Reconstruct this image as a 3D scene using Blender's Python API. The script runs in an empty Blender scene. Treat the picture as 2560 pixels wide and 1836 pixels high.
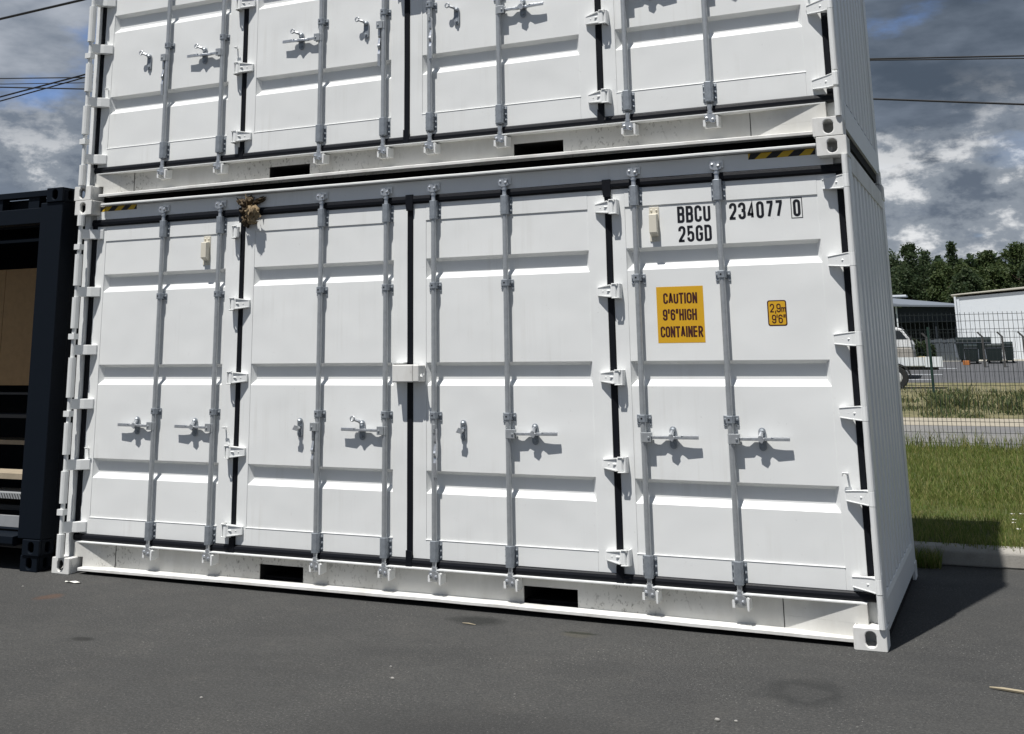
import bpy, bmesh, math, random
from mathutils import Vector, Matrix, Euler, noise as mnoise
random.seed(7)
S = bpy.context.scene
C = S.collection
R = math.radians
# ------------------------------------------------------------------ camera
cam = bpy.data.cameras.new('camera'); camo = bpy.data.objects.new('camera', cam); C.objects.link(camo)
RM = ((0.9044477353939409, 0.42650760398320187, -0.008096770052329241),
      (-0.09682390572380026, 0.1867647468549313, -0.9776216346893117),
      (-0.41545086980431356, 0.8849916344670845, 0.21021508438291872))
right = Vector(RM[0]); down = Vector(RM[1]); fwd = Vector(RM[2])
m3 = Matrix((right, -down, -fwd)).transposed()
camo.matrix_world = Matrix.Translation((6.7906, -6.9367, 1.593)) @ m3.to_4x4()
cam.sensor_width = 36.0; cam.lens = 36.0 * 2806.087 / 2560
cam.shift_x = (1280 - 1157.95) / 2560; cam.shift_y = (294.67 - 918) / 2560
cam.clip_start = 0.05; cam.clip_end = 3000
S.camera = camo
# ------------------------------------------------------------------ sun, sky, exposure
SUN = Vector((0.09794, 0.36063, -0.92755)).normalized()
sl = bpy.data.lights.new('sun', 'SUN'); sl.energy = 4.75; sl.angle = R(0.5); sl.color = (1.0, 0.975, 0.935)
so = bpy.data.objects.new('sun', sl); so.rotation_euler = SUN.to_track_quat('-Z', 'Y').to_euler(); so.location = (0, -20, 40); C.objects.link(so)
S.view_settings.view_transform = 'Standard'; S.view_settings.look = 'None'
S.view_settings.exposure = 0.26; S.view_settings.gamma = 1; S.view_settings.use_curve_mapping = False
W = bpy.data.worlds.new('World'); S.world = W; W.use_nodes = True

def world_nodes():
    nt = W.node_tree; N = nt.nodes; L = nt.links; N.clear()
    out = N.new('ShaderNodeOutputWorld'); bg = N.new('ShaderNodeBackground'); L.new(bg.outputs[0], out.inputs[0])
    bg.inputs['Strength'].default_value = 0.10
    sky = N.new('ShaderNodeTexSky'); sky.sky_type = 'NISHITA'; sky.sun_disc = False
    sky.sun_elevation = math.asin(-SUN.z); sky.sun_rotation = math.atan2(-SUN.x, -SUN.y)
    sky.air_density = 1.0; sky.dust_density = 0.6; sky.ozone_density = 1.5
    tc = N.new('ShaderNodeTexCoord')
    sep = N.new('ShaderNodeSeparateXYZ'); L.new(tc.outputs['Generated'], sep.inputs[0])
    def math_(op, a, b=None, clamp=False):
        n = N.new('ShaderNodeMath'); n.operation = op; n.use_clamp = clamp
        for i, v in enumerate((a, b)):
            if v is None: continue
            if isinstance(v, (int, float)): n.inputs[i].default_value = v
            else: L.new(v, n.inputs[i])
        return n.outputs[0]
    z = math_('MAXIMUM', sep.outputs[2], 0.0)
    den = math_('ADD', z, 0.17)
    px = math_('DIVIDE', sep.outputs[0], den); py = math_('DIVIDE', sep.outputs[1], den)
    comb = N.new('ShaderNodeCombineXYZ'); L.new(px, comb.inputs[0]); L.new(py, comb.inputs[1])
    def fbm(vec, scale, detail, rough, off, lac=2.0, st=(1, 1, 1)):
        mp = N.new('ShaderNodeMapping'); mp.inputs['Location'].default_value = off; mp.inputs['Scale'].default_value = st; L.new(vec, mp.inputs['Vector'])
        n = N.new('ShaderNodeTexNoise'); n.inputs['Scale'].default_value = scale; n.inputs['Detail'].default_value = detail
        n.inputs['Roughness'].default_value = rough; n.inputs['Lacunarity'].default_value = lac
        L.new(mp.outputs[0], n.inputs['Vector']); return n.outputs['Fac']
    def ramp(fac, stops):
        r = N.new('ShaderNodeValToRGB'); e = r.color_ramp.elements
        while len(e) < len(stops): e.new(0.5)
        for i, (p, c) in enumerate(stops): e[i].position = p; e[i].color = (*c, 1) if len(c) == 3 else c
        r.color_ramp.interpolation = 'EASE'; L.new(fac, r.inputs[0]); return r.outputs[0]
    def mix(f, a, b):
        n = N.new('ShaderNodeMix'); n.data_type = 'RGBA'; L.new(f, n.inputs[0]); L.new(a, n.inputs[6]); L.new(b, n.inputs[7]); return n.outputs[2]
    # cloud cover: one fractal layer seen in perspective over the whole sky
    cover = fbm(comb.outputs[0], 1.15, 9, 0.56, (25.2, 24.6, 0.0))
    mask = ramp(cover, [(0.355, (0, 0, 0)), (0.445, (1, 1, 1))])
    # cloud body: grey bellies and paler parts
    body = fbm(comb.outputs[0], 1.7, 8, 0.55, (55.2, 9.4, 2.0))
    k = 10.0
    bcol = ramp(body, [(0.32, (.062 * k, .082 * k, .112 * k)), (0.52, (.145 * k, .175 * k, .222 * k)), (0.70, (.36 * k, .39 * k, .44 * k))])
    skyc = N.new('ShaderNodeMix'); skyc.data_type = 'RGBA'; skyc.blend_type = 'MULTIPLY'; skyc.inputs[0].default_value = 1
    L.new(sky.outputs[0], skyc.inputs[6]); skyc.inputs[7].default_value = (0.66, 0.74, 0.96, 1)
    c1 = mix(mask, skyc.outputs[2], bcol)
    # heaped bright cloud tops low above the horizon, all round
    puff = fbm(tc.outputs['Generated'], 6.5, 10, 0.6, (0.3, 56.6, 4.4), 2.1, (1, 1, 2.3))
    low = ramp(sep.outputs[2], [(0.0, (1, 1, 1)), (0.13, (.9, .9, .9)), (0.24, (0, 0, 0))])
    pm = ramp(puff, [(0.47, (0, 0, 0)), (0.56, (1, 1, 1))])
    pf = N.new('ShaderNodeMix'); pf.data_type = 'RGBA'; pf.blend_type = 'MULTIPLY'; pf.inputs[0].default_value = 1
    L.new(pm, pf.inputs[6]); L.new(low, pf.inputs[7])
    pc = ramp(fbm(tc.outputs['Generated'], 12, 8, 0.62, (59.2, 26.1, 0.5), 2.0, (1, 1, 1.8)), [(0.40, (.105 * k, .130 * k, .170 * k)), (0.52, (.23 * k, .26 * k, .30 * k)), (0.63, (.70 * k, .71 * k, .72 * k))])
    c2 = mix(pf.outputs[2], c1, pc)
    L.new(c2, bg.inputs['Color'])
world_nodes()

# ------------------------------------------------------------------ material helpers
class MT:
    def __init__(s, name, col, rough=0.5, metal=0.0, spec=0.5):
        s.m = bpy.data.materials.new(name); s.m.use_nodes = True
        s.nt = s.m.node_tree; s.N = s.nt.nodes; s.L = s.nt.links
        s.b = s.N['Principled BSDF']
        s.b.inputs['Base Color'].default_value = (*col, 1); s.b.inputs['Roughness'].default_value = rough
        s.b.inputs['Metallic'].default_value = metal; s.b.inputs['Specular IOR Level'].default_value = spec
        s.c = None; s.col = col; s.tc = s.N.new('ShaderNodeTexCoord')
    def noise(s, scale, detail=4, rough=0.55, vec='Object', off=(0, 0, 0), stretch=(1, 1, 1)):
        mp = s.N.new('ShaderNodeMapping'); mp.inputs['Location'].default_value = off; mp.inputs['Scale'].default_value = stretch
        s.L.new(s.tc.outputs[vec], mp.inputs[0])
        n = s.N.new('ShaderNodeTexNoise'); n.inputs['Scale'].default_value = scale; n.inputs['Detail'].default_value = detail
        n.inputs['Roughness'].default_value = rough; s.L.new(mp.outputs[0], n.inputs['Vector']); return n.outputs['Fac']
    def ramp(s, f, stops):
        r = s.N.new('ShaderNodeValToRGB'); e = r.color_ramp.elements
        while len(e) < len(stops): e.new(.5)
        for i, (p, c) in enumerate(stops):
            e[i].position = p; e[i].color = (c, c, c, 1) if isinstance(c, (int, float)) else (*c, 1)
        s.L.new(f, r.inputs[0]); return r.outputs[0]
    def mul(s, a, b):
        n = s.N.new('ShaderNodeMath'); n.operation = 'MULTIPLY'
        for i, v in enumerate((a, b)):
            if isinstance(v, (int, float)): n.inputs[i].default_value = v
            else: s.L.new(v, n.inputs[i])
        return n.outputs[0]
    def over(s, f, col):
        n = s.N.new('ShaderNodeMix'); n.data_type = 'RGBA'
        if isinstance(f, (int, float)): n.inputs[0].default_value = f
        else: s.L.new(f, n.inputs[0])
        if s.c is None: n.inputs[6].default_value = (*s.col, 1)
        else: s.L.new(s.c, n.inputs[6])
        if isinstance(col, tuple): n.inputs[7].default_value = (*col, 1)
        else: s.L.new(col, n.inputs[7])
        s.c = n.outputs[2]; s.L.new(s.c, s.b.inputs['Base Color']); return s
    def bump(s, f, strength=.2, dist=.01):
        n = s.N.new('ShaderNodeBump'); n.inputs['Strength'].default_value = strength; n.inputs['Distance'].default_value = dist
        s.L.new(f, n.inputs['Height'])
        if s.b.inputs['Normal'].is_linked: s.L.new(s.b.inputs['Normal'].links[0].from_socket, n.inputs['Normal'])
        s.L.new(n.outputs[0], s.b.inputs['Normal']); return s
    def blob(s, x, y, rx, ry, ang=0.0, soft=.5, nz=.35, nscale=6):
        """0..1 mask of one ragged elliptical mark lying at x, y"""
        mp = s.N.new('ShaderNodeMapping'); mp.vector_type = 'TEXTURE'
        mp.inputs['Location'].default_value = (x, y, 0); mp.inputs['Rotation'].default_value = (0, 0, ang); mp.inputs['Scale'].default_value = (rx, ry, 1)
        s.L.new(s.tc.outputs['Object'], mp.inputs[0])
        ln = s.N.new('ShaderNodeVectorMath'); ln.operation = 'LENGTH'; s.L.new(mp.outputs[0], ln.inputs[0])
        a = s.N.new('ShaderNodeMath'); a.operation = 'MULTIPLY_ADD'; s.L.new(s.noise(nscale, 5, .65, off=(x, y, 3)), a.inputs[0])
        a.inputs[1].default_value = nz * 2; s.L.new(ln.outputs['Value'], a.inputs[2])
        return a.outputs[0], (lambda lo, hi: s.ramp(s.mul(a.outputs[0], .5), [(lo * .5, 1.0), (hi * .5, 0.0)]))

M = {}
def paint(name, col, rough=.38, wave=.35, dirt=0.0, speck=False):
    t = MT(name, col, rough, 0, .45)
    t.over(t.ramp(t.noise(2.3, 6, .6), [(.35, 0.0), (.75, .10)]), tuple(c * .80 for c in col))
    if dirt:
        t.over(t.ramp(t.noise(3.1, 8, .68, stretch=(1, 1, .35)), [(.46, 0.0), (.72, dirt)]), (.34, .32, .27))
        t.over(t.ramp(t.noise(19, 5, .7), [(.66, 0.0), (.74, dirt)]), (.16, .15, .13))
    if not dirt and col[0] > .3:                                                   # light handling marks and rain streaks
        t.over(t.mul(t.ramp(t.noise(6, 3, .5, off=(3, 1, 7)), [(.52, 0.0), (.66, 1.0)]), t.ramp(t.noise(38, 5, .8, stretch=(1, 1, .8)), [(.62, 0.0), (.70, .35)])), (.30, .29, .27))
        t.over(t.mul(t.ramp(t.noise(1.7, 4, .6, off=(8, 0, 2)), [(.48, 0.0), (.68, 1.0)]), t.ramp(t.noise(26, 4, .6, stretch=(1, 1, .035)), [(.50, 0.0), (.72, .22)])), (.45, .43, .38))
    if speck:
        area = t.ramp(t.noise(1.05, 3, .5, off=(1.7, 0, .9)), [(.50, .03), (.62, 1.0)])
        spk = t.ramp(t.noise(58, 4, .65, stretch=(1, 1, .6)), [(.57, 0.0), (.64, .8)])
        t.over(t.mul(area, spk), (.10, .095, .085))
        t.over(t.mul(area, .25), (.30, .29, .26))
    if wave: t.bump(t.noise(1.9, 2, .4), wave, .045)
    t.bump(t.noise(160, 2, .5), .035, .002)
    M[name] = t.m
paint('white_paint', (.80, .81, .80))
paint('white_paint_dull', (.74, .75, .74), .45, 0)
paint('white_paint_grimy', (.63, .625, .595), .65, .1, .35, True)
paint('white_paint_cast', (.73, .725, .70), .5, .15, .62)
paint('cream_plastic', (.68, .64, .54), .5, 0)
paint('navy_paint', (.003, .006, .011), .6, .1)
M['navy_paint'].node_tree.nodes['Principled BSDF'].inputs['Specular IOR Level'].default_value = .15
t = MT('rubber', (.005, .006, .009), .5, 0, .2); t.over(t.ramp(t.noise(40, 6, .7), [(.58, 0.0), (.85, .4)]), (.022, .022, .024)); t.bump(t.noise(60, 4, .6), .25, .004); M['rubber'] = t.m
t = MT('galvanised', (.47, .49, .50), .40, .55, .5); t.over(t.ramp(t.noise(28, 5, .7), [(.4, 0.0), (.7, .45)]), (.28, .30, .32)); t.bump(t.noise(90, 3, .6), .06, .002); M['galvanised'] = t.m
t = MT('galvanised_dull', (.34, .37, .40), .45, .5, .5); t.over(t.ramp(t.noise(34, 5, .75), [(.4, 0.0), (.65, .6)]), (.20, .22, .25)); t.bump(t.noise(90, 3, .6), .08, .002); M['galvanised_dull'] = t.m
t = MT('zinc_cast', (.62, .64, .66), .34, .75, .5); t.over(t.ramp(t.noise(45, 4, .7), [(.45, 0.0), (.7, .5)]), (.34, .35, .37)); t.bump(t.noise(55, 3, .6), .3, .003); M['zinc_cast'] = t.m
t = MT('black_void', (.012, .012, .013), .8, 0, .1); t.over(t.ramp(t.noise(9, 4), [(.4, 0.0), (.8, .5)]), (.03, .028, .025)); M['black_void'] = t.m  # near-black; in fork pockets and under the floor it stands for shade
def flat(name, col, rough=.5, n=.12):
    t = MT(name, col, rough, 0, .4); t.over(t.ramp(t.noise(14, 5, .65), [(.4, 0.0), (.8, n)]), tuple(c * .6 for c in col)); M[name] = t.m
flat('sign_yellow', (.66, .37, .018), .45); flat('sign_maroon', (.055, .012, .010), .5); flat('sign_black', (.012, .012, .015), .45)
flat('letter_black', (.010, .011, .016), .4); flat('tape_yellow', (.62, .40, .02), .45)
flat('plywood', (.36, .22, .095), .6, .5); flat('deck_board', (.36, .30, .22), .65, .6); flat('tread_plate', (.30, .31, .32), .45, .4); flat('dark_board', (.05, .05, .05), .6, .3)
flat('paper', (.72, .71, .66), .7); flat('stone', (.30, .29, .27), .8, .5); flat('straw', (.34, .29, .20), .8, .4)
flat('fence_green', (.012, .035, .028), .45); flat('wire_dark', (.018, .024, .026), .5); flat('cable', (.012, .013, .016), .6)
flat('steel_white', (.72, .76, .80), .5, .1); flat('gutter_beige', (.52, .50, .43), .6, .3); flat('barn_blue', (.016, .022, .032), .6, .3); flat('barn_roof', (.16, .18, .21), .55, .3)
flat('bin_green', (.009, .016, .016), .45, .3); flat('hoarding', (.085, .10, .115), .7, .5); flat('concrete_post', (.07, .068, .066), .85, .3)
flat('car_white', (.74, .75, .76), .25, .05); flat('car_body', (.36, .34, .31), .3, .1); flat('glass_dark', (.02, .024, .03), .08, 0); flat('tyre', (.018, .018, .019), .7); flat('rim', (.6, .61, .62), .35)
flat('bark', (.06, .045, .032), .9, .5); flat('rubble_tan', (.36, .29, .17), .9, .5); flat('orange_box', (.45, .16, .04), .7)
t = MT('dry_leaf', (.42, .32, .19), .75, 0, .2); t.over(t.ramp(t.noise(30, 5, .7), [(.35, 0.0), (.65, .9)]), (.15, .11, .07)); M['dry_leaf'] = t.m
t = MT('dry_leaf_dark', (.13, .095, .055), .8, 0, .2); t.over(t.ramp(t.noise(26, 5, .7), [(.35, 0.0), (.65, .9)]), (.045, .034, .024)); M['dry_leaf_dark'] = t.m

def asphalt():
    t = MT('asphalt', (.069, .069, .0665), .9, 0, .25)
    t.over(t.ramp(t.noise(.55, 6, .6), [(.35, 0.0), (.65, .75)]), (.053, .0535, .0530))
    t.over(t.ramp(t.noise(2.6, 7, .7), [(.48, 0.0), (.72, .6)]), (.088, .085, .079))
    t.over(t.ramp(t.noise(1.4, 6, .7, off=(7, 2, 0), stretch=(.55, 1, 1)), [(.50, 0.0), (.66, .65)]), (.041, .0415, .0415))
    t.over(t.ramp(t.noise(9, 6, .75, off=(3, 5, 0)), [(.45, 0.0), (.68, .55)]), (.046, .046, .0455))
    t.over(t.ramp(t.noise(52, 5, .8), [(.43, 0.0), (.60, .7)]), (.034, .034, .0335))
    t.over(t.ramp(t.noise(78, 4, .78, off=(4, 2, 0)), [(.53, 0.0), (.66, .7)]), (.128, .125, .116))
    # pale chippings, patches of them thicker here and there
    dens = t.ramp(t.noise(1.3, 5, .65, off=(9, 3, 0)), [(.45, .10), (.68, .9)])
    t.over(t.mul(dens, t.ramp(t.noise(70, 2, .6, off=(1, 8, 0)), [(.64, 0.0), (.69, .9)])), (.30, .295, .275))
    def mark(x, y, rx, ry, col, amt, lo=.55, hi=1.15, ang=0, inner=None, nz=.35):
        _, rp = t.blob(x, y, rx, ry, ang, nz=nz)
        f = rp(lo + nz, hi + nz)
        if inner:
            g = rp(inner * .7 + nz, inner * 1.25 + nz); i = t.N.new('ShaderNodeMath'); i.operation = 'SUBTRACT'; i.use_clamp = True
            t.L.new(f, i.inputs[0]); t.L.new(t.mul(g, .75), i.inputs[1]); f = i.outputs[0]
        t.over(t.mul(f, amt), col)
    mark(5.76, -.90, .21, .25, (.022, .023, .023), .65, inner=.5, nz=.6)
    mark(3.66, -.13, .19, .13, (.020, .021, .020), .8)
    mark(1.72, -1.47, .09, .05, (.022, .022, .021), .8)
    mark(.62, -.64, .085, .11, (.12, .058, .032), .42, nz=.75)
    mark(4.36, -.23, .10, .08, (.085, .078, .055), .4, nz=.7)
    mark(4.36, -.19, .13, .03, (.015, .018, .012), .7)
    mark(4.7, -2.2, .9, .5, (.030, .030, .030), .4)
    t.bump(t.noise(110, 4, .75), .8, .008); t.bump(t.noise(3, 3, .5), .15, .02)
    M['asphalt'] = t.m
asphalt()
t = MT('concrete', (.34, .325, .295), .85, 0, .3); t.over(t.ramp(t.noise(7, 7, .7), [(.4, 0.0), (.7, .55)]), (.22, .205, .18)); t.over(t.ramp(t.noise(70, 3, .7), [(.55, 0.0), (.7, .4)]), (.14, .135, .12)); t.bump(t.noise(60, 4, .7), .4, .006); M['concrete'] = t.m
t = MT('soil', (.075, .075, .03), .95, 0, .2); t.over(t.ramp(t.noise(5, 6, .7), [(.4, 0.0), (.7, .8)]), (.06, .10, .025)); M['soil'] = t.m
t = MT('gravel_lane', (.20, .195, .185), .95, 0, .2); t.over(t.ramp(t.noise(.7, 6, .65, stretch=(.5, 1, 1)), [(.4, 0.0), (.62, .8)]), (.135, .135, .14)); t.over(t.ramp(t.noise(25, 4, .7), [(.5, 0.0), (.7, .4)]), (.27, .26, .24)); M['gravel_lane'] = t.m
t = MT('gravel_pale', (.36, .325, .26), .95, 0, .2); t.over(t.ramp(t.noise(9, 6, .75), [(.45, 0.0), (.65, .7)]), (.22, .195, .15)); M['gravel_pale'] = t.m
t = MT('dry_ground', (.20, .175, .10), .95, 0, .2); t.over(t.ramp(t.noise(1.6, 7, .75), [(.42, 0.0), (.6, .75)]), (.085, .095, .04)); M['dry_ground'] = t.m
t = MT('car_park', (.082, .084, .09), .9, 0, .3); t.over(t.ramp(t.noise(.4, 5, .6), [(.4, 0.0), (.7, .5)]), (.11, .11, .115)); M['car_park'] = t.m
t = MT('pale_path', (.36, .34, .29), .9, 0, .2); t.over(t.ramp(t.noise(2, 5, .7), [(.4, 0.0), (.7, .5)]), (.26, .24, .2)); M['pale_path'] = t.m
def leafmat(name, a, b, c, tr=.25):
    t = MT(name, a, .6, 0, .25); g = t.N.new('ShaderNodeNewGeometry')
    t.c = t.ramp(g.outputs['Random Per Island'], [(0.0, a), (.5, b), (1.0, c)]); t.L.new(t.c, t.b.inputs['Base Color'])
    if tr:
        td = t.N.new('ShaderNodeBsdfTranslucent'); t.L.new(t.c, td.inputs[0]); mx = t.N.new('ShaderNodeMixShader'); mx.inputs[0].default_value = tr
        t.L.new(t.b.outputs[0], mx.inputs[1]); t.L.new(td.outputs[0], mx.inputs[2]); t.L.new(mx.outputs[0], t.N['Material Output'].inputs[0])
    M[name] = t.m
leafmat('grass_blade', (.105, .165, .032), (.18, .225, .055), (.34, .30, .125), .5)
leafmat('weed_leaf', (.055, .09, .034), (.095, .125, .05), (.27, .235, .12), .35)
leafmat('foliage', (.048, .078, .028), (.068, .100, .036), (.098, .122, .048), .45)
leafmat('foliage_dark', (.036, .062, .030), (.052, .080, .036), (.075, .098, .044), .45)

# ------------------------------------------------------------------ geometry helpers
class MB:
    def __init__(s): s.v = []; s.f = []
    def add(s, vs, fs):
        o = len(s.v); s.v += [tuple(x) for x in vs]; s.f += [tuple(i + o for i in q) for q in fs]; return s
    def box(s, x0, x1, y0, y1, z0, z1):
        vs = [(x, y, z) for x in (x0, x1) for y in (y0, y1) for z in (z0, z1)]
        return s.add(vs, [(0, 1, 3, 2), (4, 6, 7, 5), (0, 4, 5, 1), (2, 3, 7, 6), (0, 2, 6, 4), (1, 5, 7, 3)])
    def prism(s, poly, axis, a, b):
        n = len(poly)
        mk = {'z': lambda p, h: (p[0], p[1], h), 'x': lambda p, h: (h, p[0], p[1]), 'y': lambda p, h: (p[0], h, p[1])}[axis]
        vs = [mk(p, a) for p in poly] + [mk(p, b) for p in poly]
        return s.add(vs, [tuple(range(n))[::-1], tuple(range(n, 2 * n))] + [(i, (i + 1) % n, n + (i + 1) % n, n + i) for i in range(n)])
    def tube(s, pts, r, n=8, cap=True):
        pts = [Vector(p) for p in pts]; rs = r if isinstance(r, (list, tuple)) else [r] * len(pts)
        vs = []; prev = None
        for i, p in enumerate(pts):
            d = (pts[min(i + 1, len(pts) - 1)] - pts[max(i - 1, 0)]).normalized()
            if prev is None: u = d.orthogonal().normalized()
            else: u = (prev - d * prev.dot(d)).normalized()
            prev = u; w = d.cross(u)
            for k in range(n):
                a = 2 * math.pi * k / n; vs.append(p + (u * math.cos(a) + w * math.sin(a)) * rs[i])
        fs = [(i * n + k, i * n + (k + 1) % n, (i + 1) * n + (k + 1) % n, (i + 1) * n + k) for i in range(len(pts) - 1) for k in range(n)]
        if cap: fs += [tuple(range(n))[::-1], tuple(range((len(pts) - 1) * n, len(pts) * n))]
        return s.add(vs, fs)
    def ring(s, o, u, v, nrm, w, h, hw, hh, t, ou=0, ov=0):
        """plate w x h with an upright slotted hole hw x hh"""
        o, u, v, nrm = map(Vector, (o, u, v, nrm)); n = 16; inn = []; outp = []
        for k in range(n):
            a = 2 * math.pi * (k + .5) / n; ca, sa = math.cos(a), math.sin(a); r = min(hw, hh) / 2
            cx = (hw / 2 - r) * (1 if ca > 0 else -1); cz = (hh / 2 - r) * (1 if sa > 0 else -1)
            inn.append((w / 2 + ou + cx + r * ca, h / 2 + ov + cz + r * sa))
            q = max(abs(ca), abs(sa)); outp.append((w / 2 + w / 2 * ca / q, h / 2 + h / 2 * sa / q))
        # put the four corners exactly on the rectangle
        for k, (cx, cy) in ((1, (w, h)), (5, (0, h)), (9, (0, 0)), (13, (w, 0))): outp[k] = (cx, cy)
        P = lambda q, d: o + u * q[0] + v * q[1] + nrm * d
        vs = [P(q, 0) for q in outp] + [P(q, 0) for q in inn] + [P(q, -t) for q in outp] + [P(q, -t) for q in inn]
        fs = []
        for k in range(n):
            j = (k + 1) % n
            fs += [(k, j, n + j, n + k), (2 * n + k, 3 * n + k, 3 * n + j, 2 * n + j), (k, 2 * n + k, 2 * n + j, j), (n + k, n + j, 3 * n + j, 3 * n + k)]
        return s.add(vs, fs)
    def sphere(s, c, r, nu=8, nv=5, sc=(1, 1, 1)):
        vs = [(c[0], c[1], c[2] + r * sc[2])]
        for i in range(1, nv):
            t_ = math.pi * i / nv
            vs += [(c[0] + r * sc[0] * math.sin(t_) * math.cos(2 * math.pi * k / nu), c[1] + r * sc[1] * math.sin(t_) * math.sin(2 * math.pi * k / nu), c[2] + r * sc[2] * math.cos(t_)) for k in range(nu)]
        vs.append((c[0], c[1], c[2] - r * sc[2])); fs = []
        for k in range(nu):
            j = (k + 1) % nu; fs.append((0, 1 + k, 1 + j))
            for i in range(nv - 2): fs.append((1 + i * nu + k, 1 + (i + 1) * nu + k, 1 + (i + 1) * nu + j, 1 + i * nu + j))
            fs.append((len(vs) - 1, 1 + (nv - 2) * nu + j, 1 + (nv - 2) * nu + k))
        return s.add(vs, fs)
    def mesh(s, name, mat, smooth=False, fix=True):
        me = bpy.data.meshes.new(name); me.from_pydata(s.v, [], s.f)
        if fix:
            bm = bmesh.new(); bm.from_mesh(me); bmesh.ops.recalc_face_normals(bm, faces=bm.faces); bm.to_mesh(me); bm.free()
        me.materials.append(M[mat])
        if smooth: me.polygons.foreach_set('use_smooth', [True] * len(me.polygons))
        return me
    def build(s, name, mat, parent=None, loc=(0, 0, 0), bevel=0, smooth=False, fix=True):
        return put(name, s.mesh(name, mat, smooth, fix), parent, loc, bevel=bevel)
def put(name, me, parent=None, loc=(0, 0, 0), rot=(0, 0, 0), scale=(1, 1, 1), bevel=0):
    o = bpy.data.objects.new(name, me); C.objects.link(o); o.parent = parent
    o.location = loc; o.rotation_euler = rot; o.scale = scale
    if bevel:
        b = o.modifiers.new('bevel', 'BEVEL'); b.width = bevel; b.segments = 2; b.limit_method = 'ANGLE'; b.angle_limit = R(40)
    return o
def tag(o, label=None, cat=None, group=None, kind=None):
    for k, v in (('label', label), ('category', cat), ('group', group), ('kind', kind)):
        if v: o[k] = v
    return o
def thing(name, loc, label, cat, group=None, rotz=0):
    o = bpy.data.objects.new(name, None); o.empty_display_size = .2; C.objects.link(o); o.location = loc; o.rotation_euler = (0, 0, rotz)
    return tag(o, label, cat, group)
def copy_tree(o, parent=None):
    c = o.copy(); C.objects.link(c); c.parent = parent
    for ch in list(o.children): copy_tree(ch, c)
    return c

# ------------------------------------------------------------------ the ground
def gz(y):                                   # the land beyond the far car park rises gently
    if y < 54: return 0.0
    if y < 72: return 1.12 * (y - 54) / 18
    return 1.12 + .015 * (y - 72)
YS = [-400, -60, -20, -6, -3, -1.5, 0, 1.5, 3, 6, 10, 14, 22, 30, 40, 54, 56, 60, 66, 72, 80, 100, 130, 180, 260, 400, 900]
def sheet(name, mat, x0, x1, y0, y1, dz, kind='structure', nx=6):
    ys = [y0] + [y for y in YS if y0 < y < y1] + [y1]; xs = [x0 + (x1 - x0) * i / nx for i in range(nx + 1)]
    m = MB(); m.add([(x, y, gz(y) + dz) for y in ys for x in xs], [(j * (nx + 1) + i, j * (nx + 1) + i + 1, (j + 1) * (nx + 1) + i + 1, (j + 1) * (nx + 1) + i) for j in range(len(ys) - 1) for i in range(nx)])
    return tag(m.build(name, mat, fix=False), kind=kind)
sheet('asphalt_yard', 'asphalt', -400, 400, -400, 900, 0)
sheet('gravel_lane', 'gravel_lane', -80, 80, 13.4, 22.0, .006)
sheet('gravel_verge', 'gravel_pale', -80, 80, 21.9, 25.4, .012)
sheet('weedy_ground', 'dry_ground', -80, 80, 25.3, 57.0, .018)
sheet('car_park', 'car_park', -80, 80, 57.0, 76.0, .024)
sheet('pale_path', 'pale_path', -80, 80, 74.5, 82.0, .030)
sheet('meadow', 'soil', -300, 300, 82.0, 400, .036)
for k, (y, x0, x1) in enumerate(((58.6, -2, 3.2), (62, -3, 3.6), (66.5, -4, 4.2))):
    sheet('painted_line', 'steel_white', x0, x1, y, y + .18, .034, nx=1)
# raised grass bed behind the kerb
gb = MB(); gb.prism([(2.93 + .25, 0.0), (13.4, 0.0), (13.4, .10), (12.0, .14), (3.25, .135), (3.18, .12)], 'x', -14, 30)
tag(gb.build('grass_bed', 'soil'), kind='structure')
kerb = MB().box(-14.0, 30.0, 3.05, 3.19, .0, .02).build('kerb', 'concrete'); tag(kerb, kind='structure')
ks = MB(); ks.prism([(0.0, .001), (0.0, .11), (.03, .14), (.16, .145), (.16, .001)], 'x', .004, .996); ksm = ks.mesh('kerb_stone', 'concrete')
for i in range(-8, 18): put('kerb_stone', ksm, kerb, (i + .94, 3.0 + .004 * math.sin(i * 3.1), 0), (0, 0, R(.4) * math.sin(i * 1.7)), bevel=.012)

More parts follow.
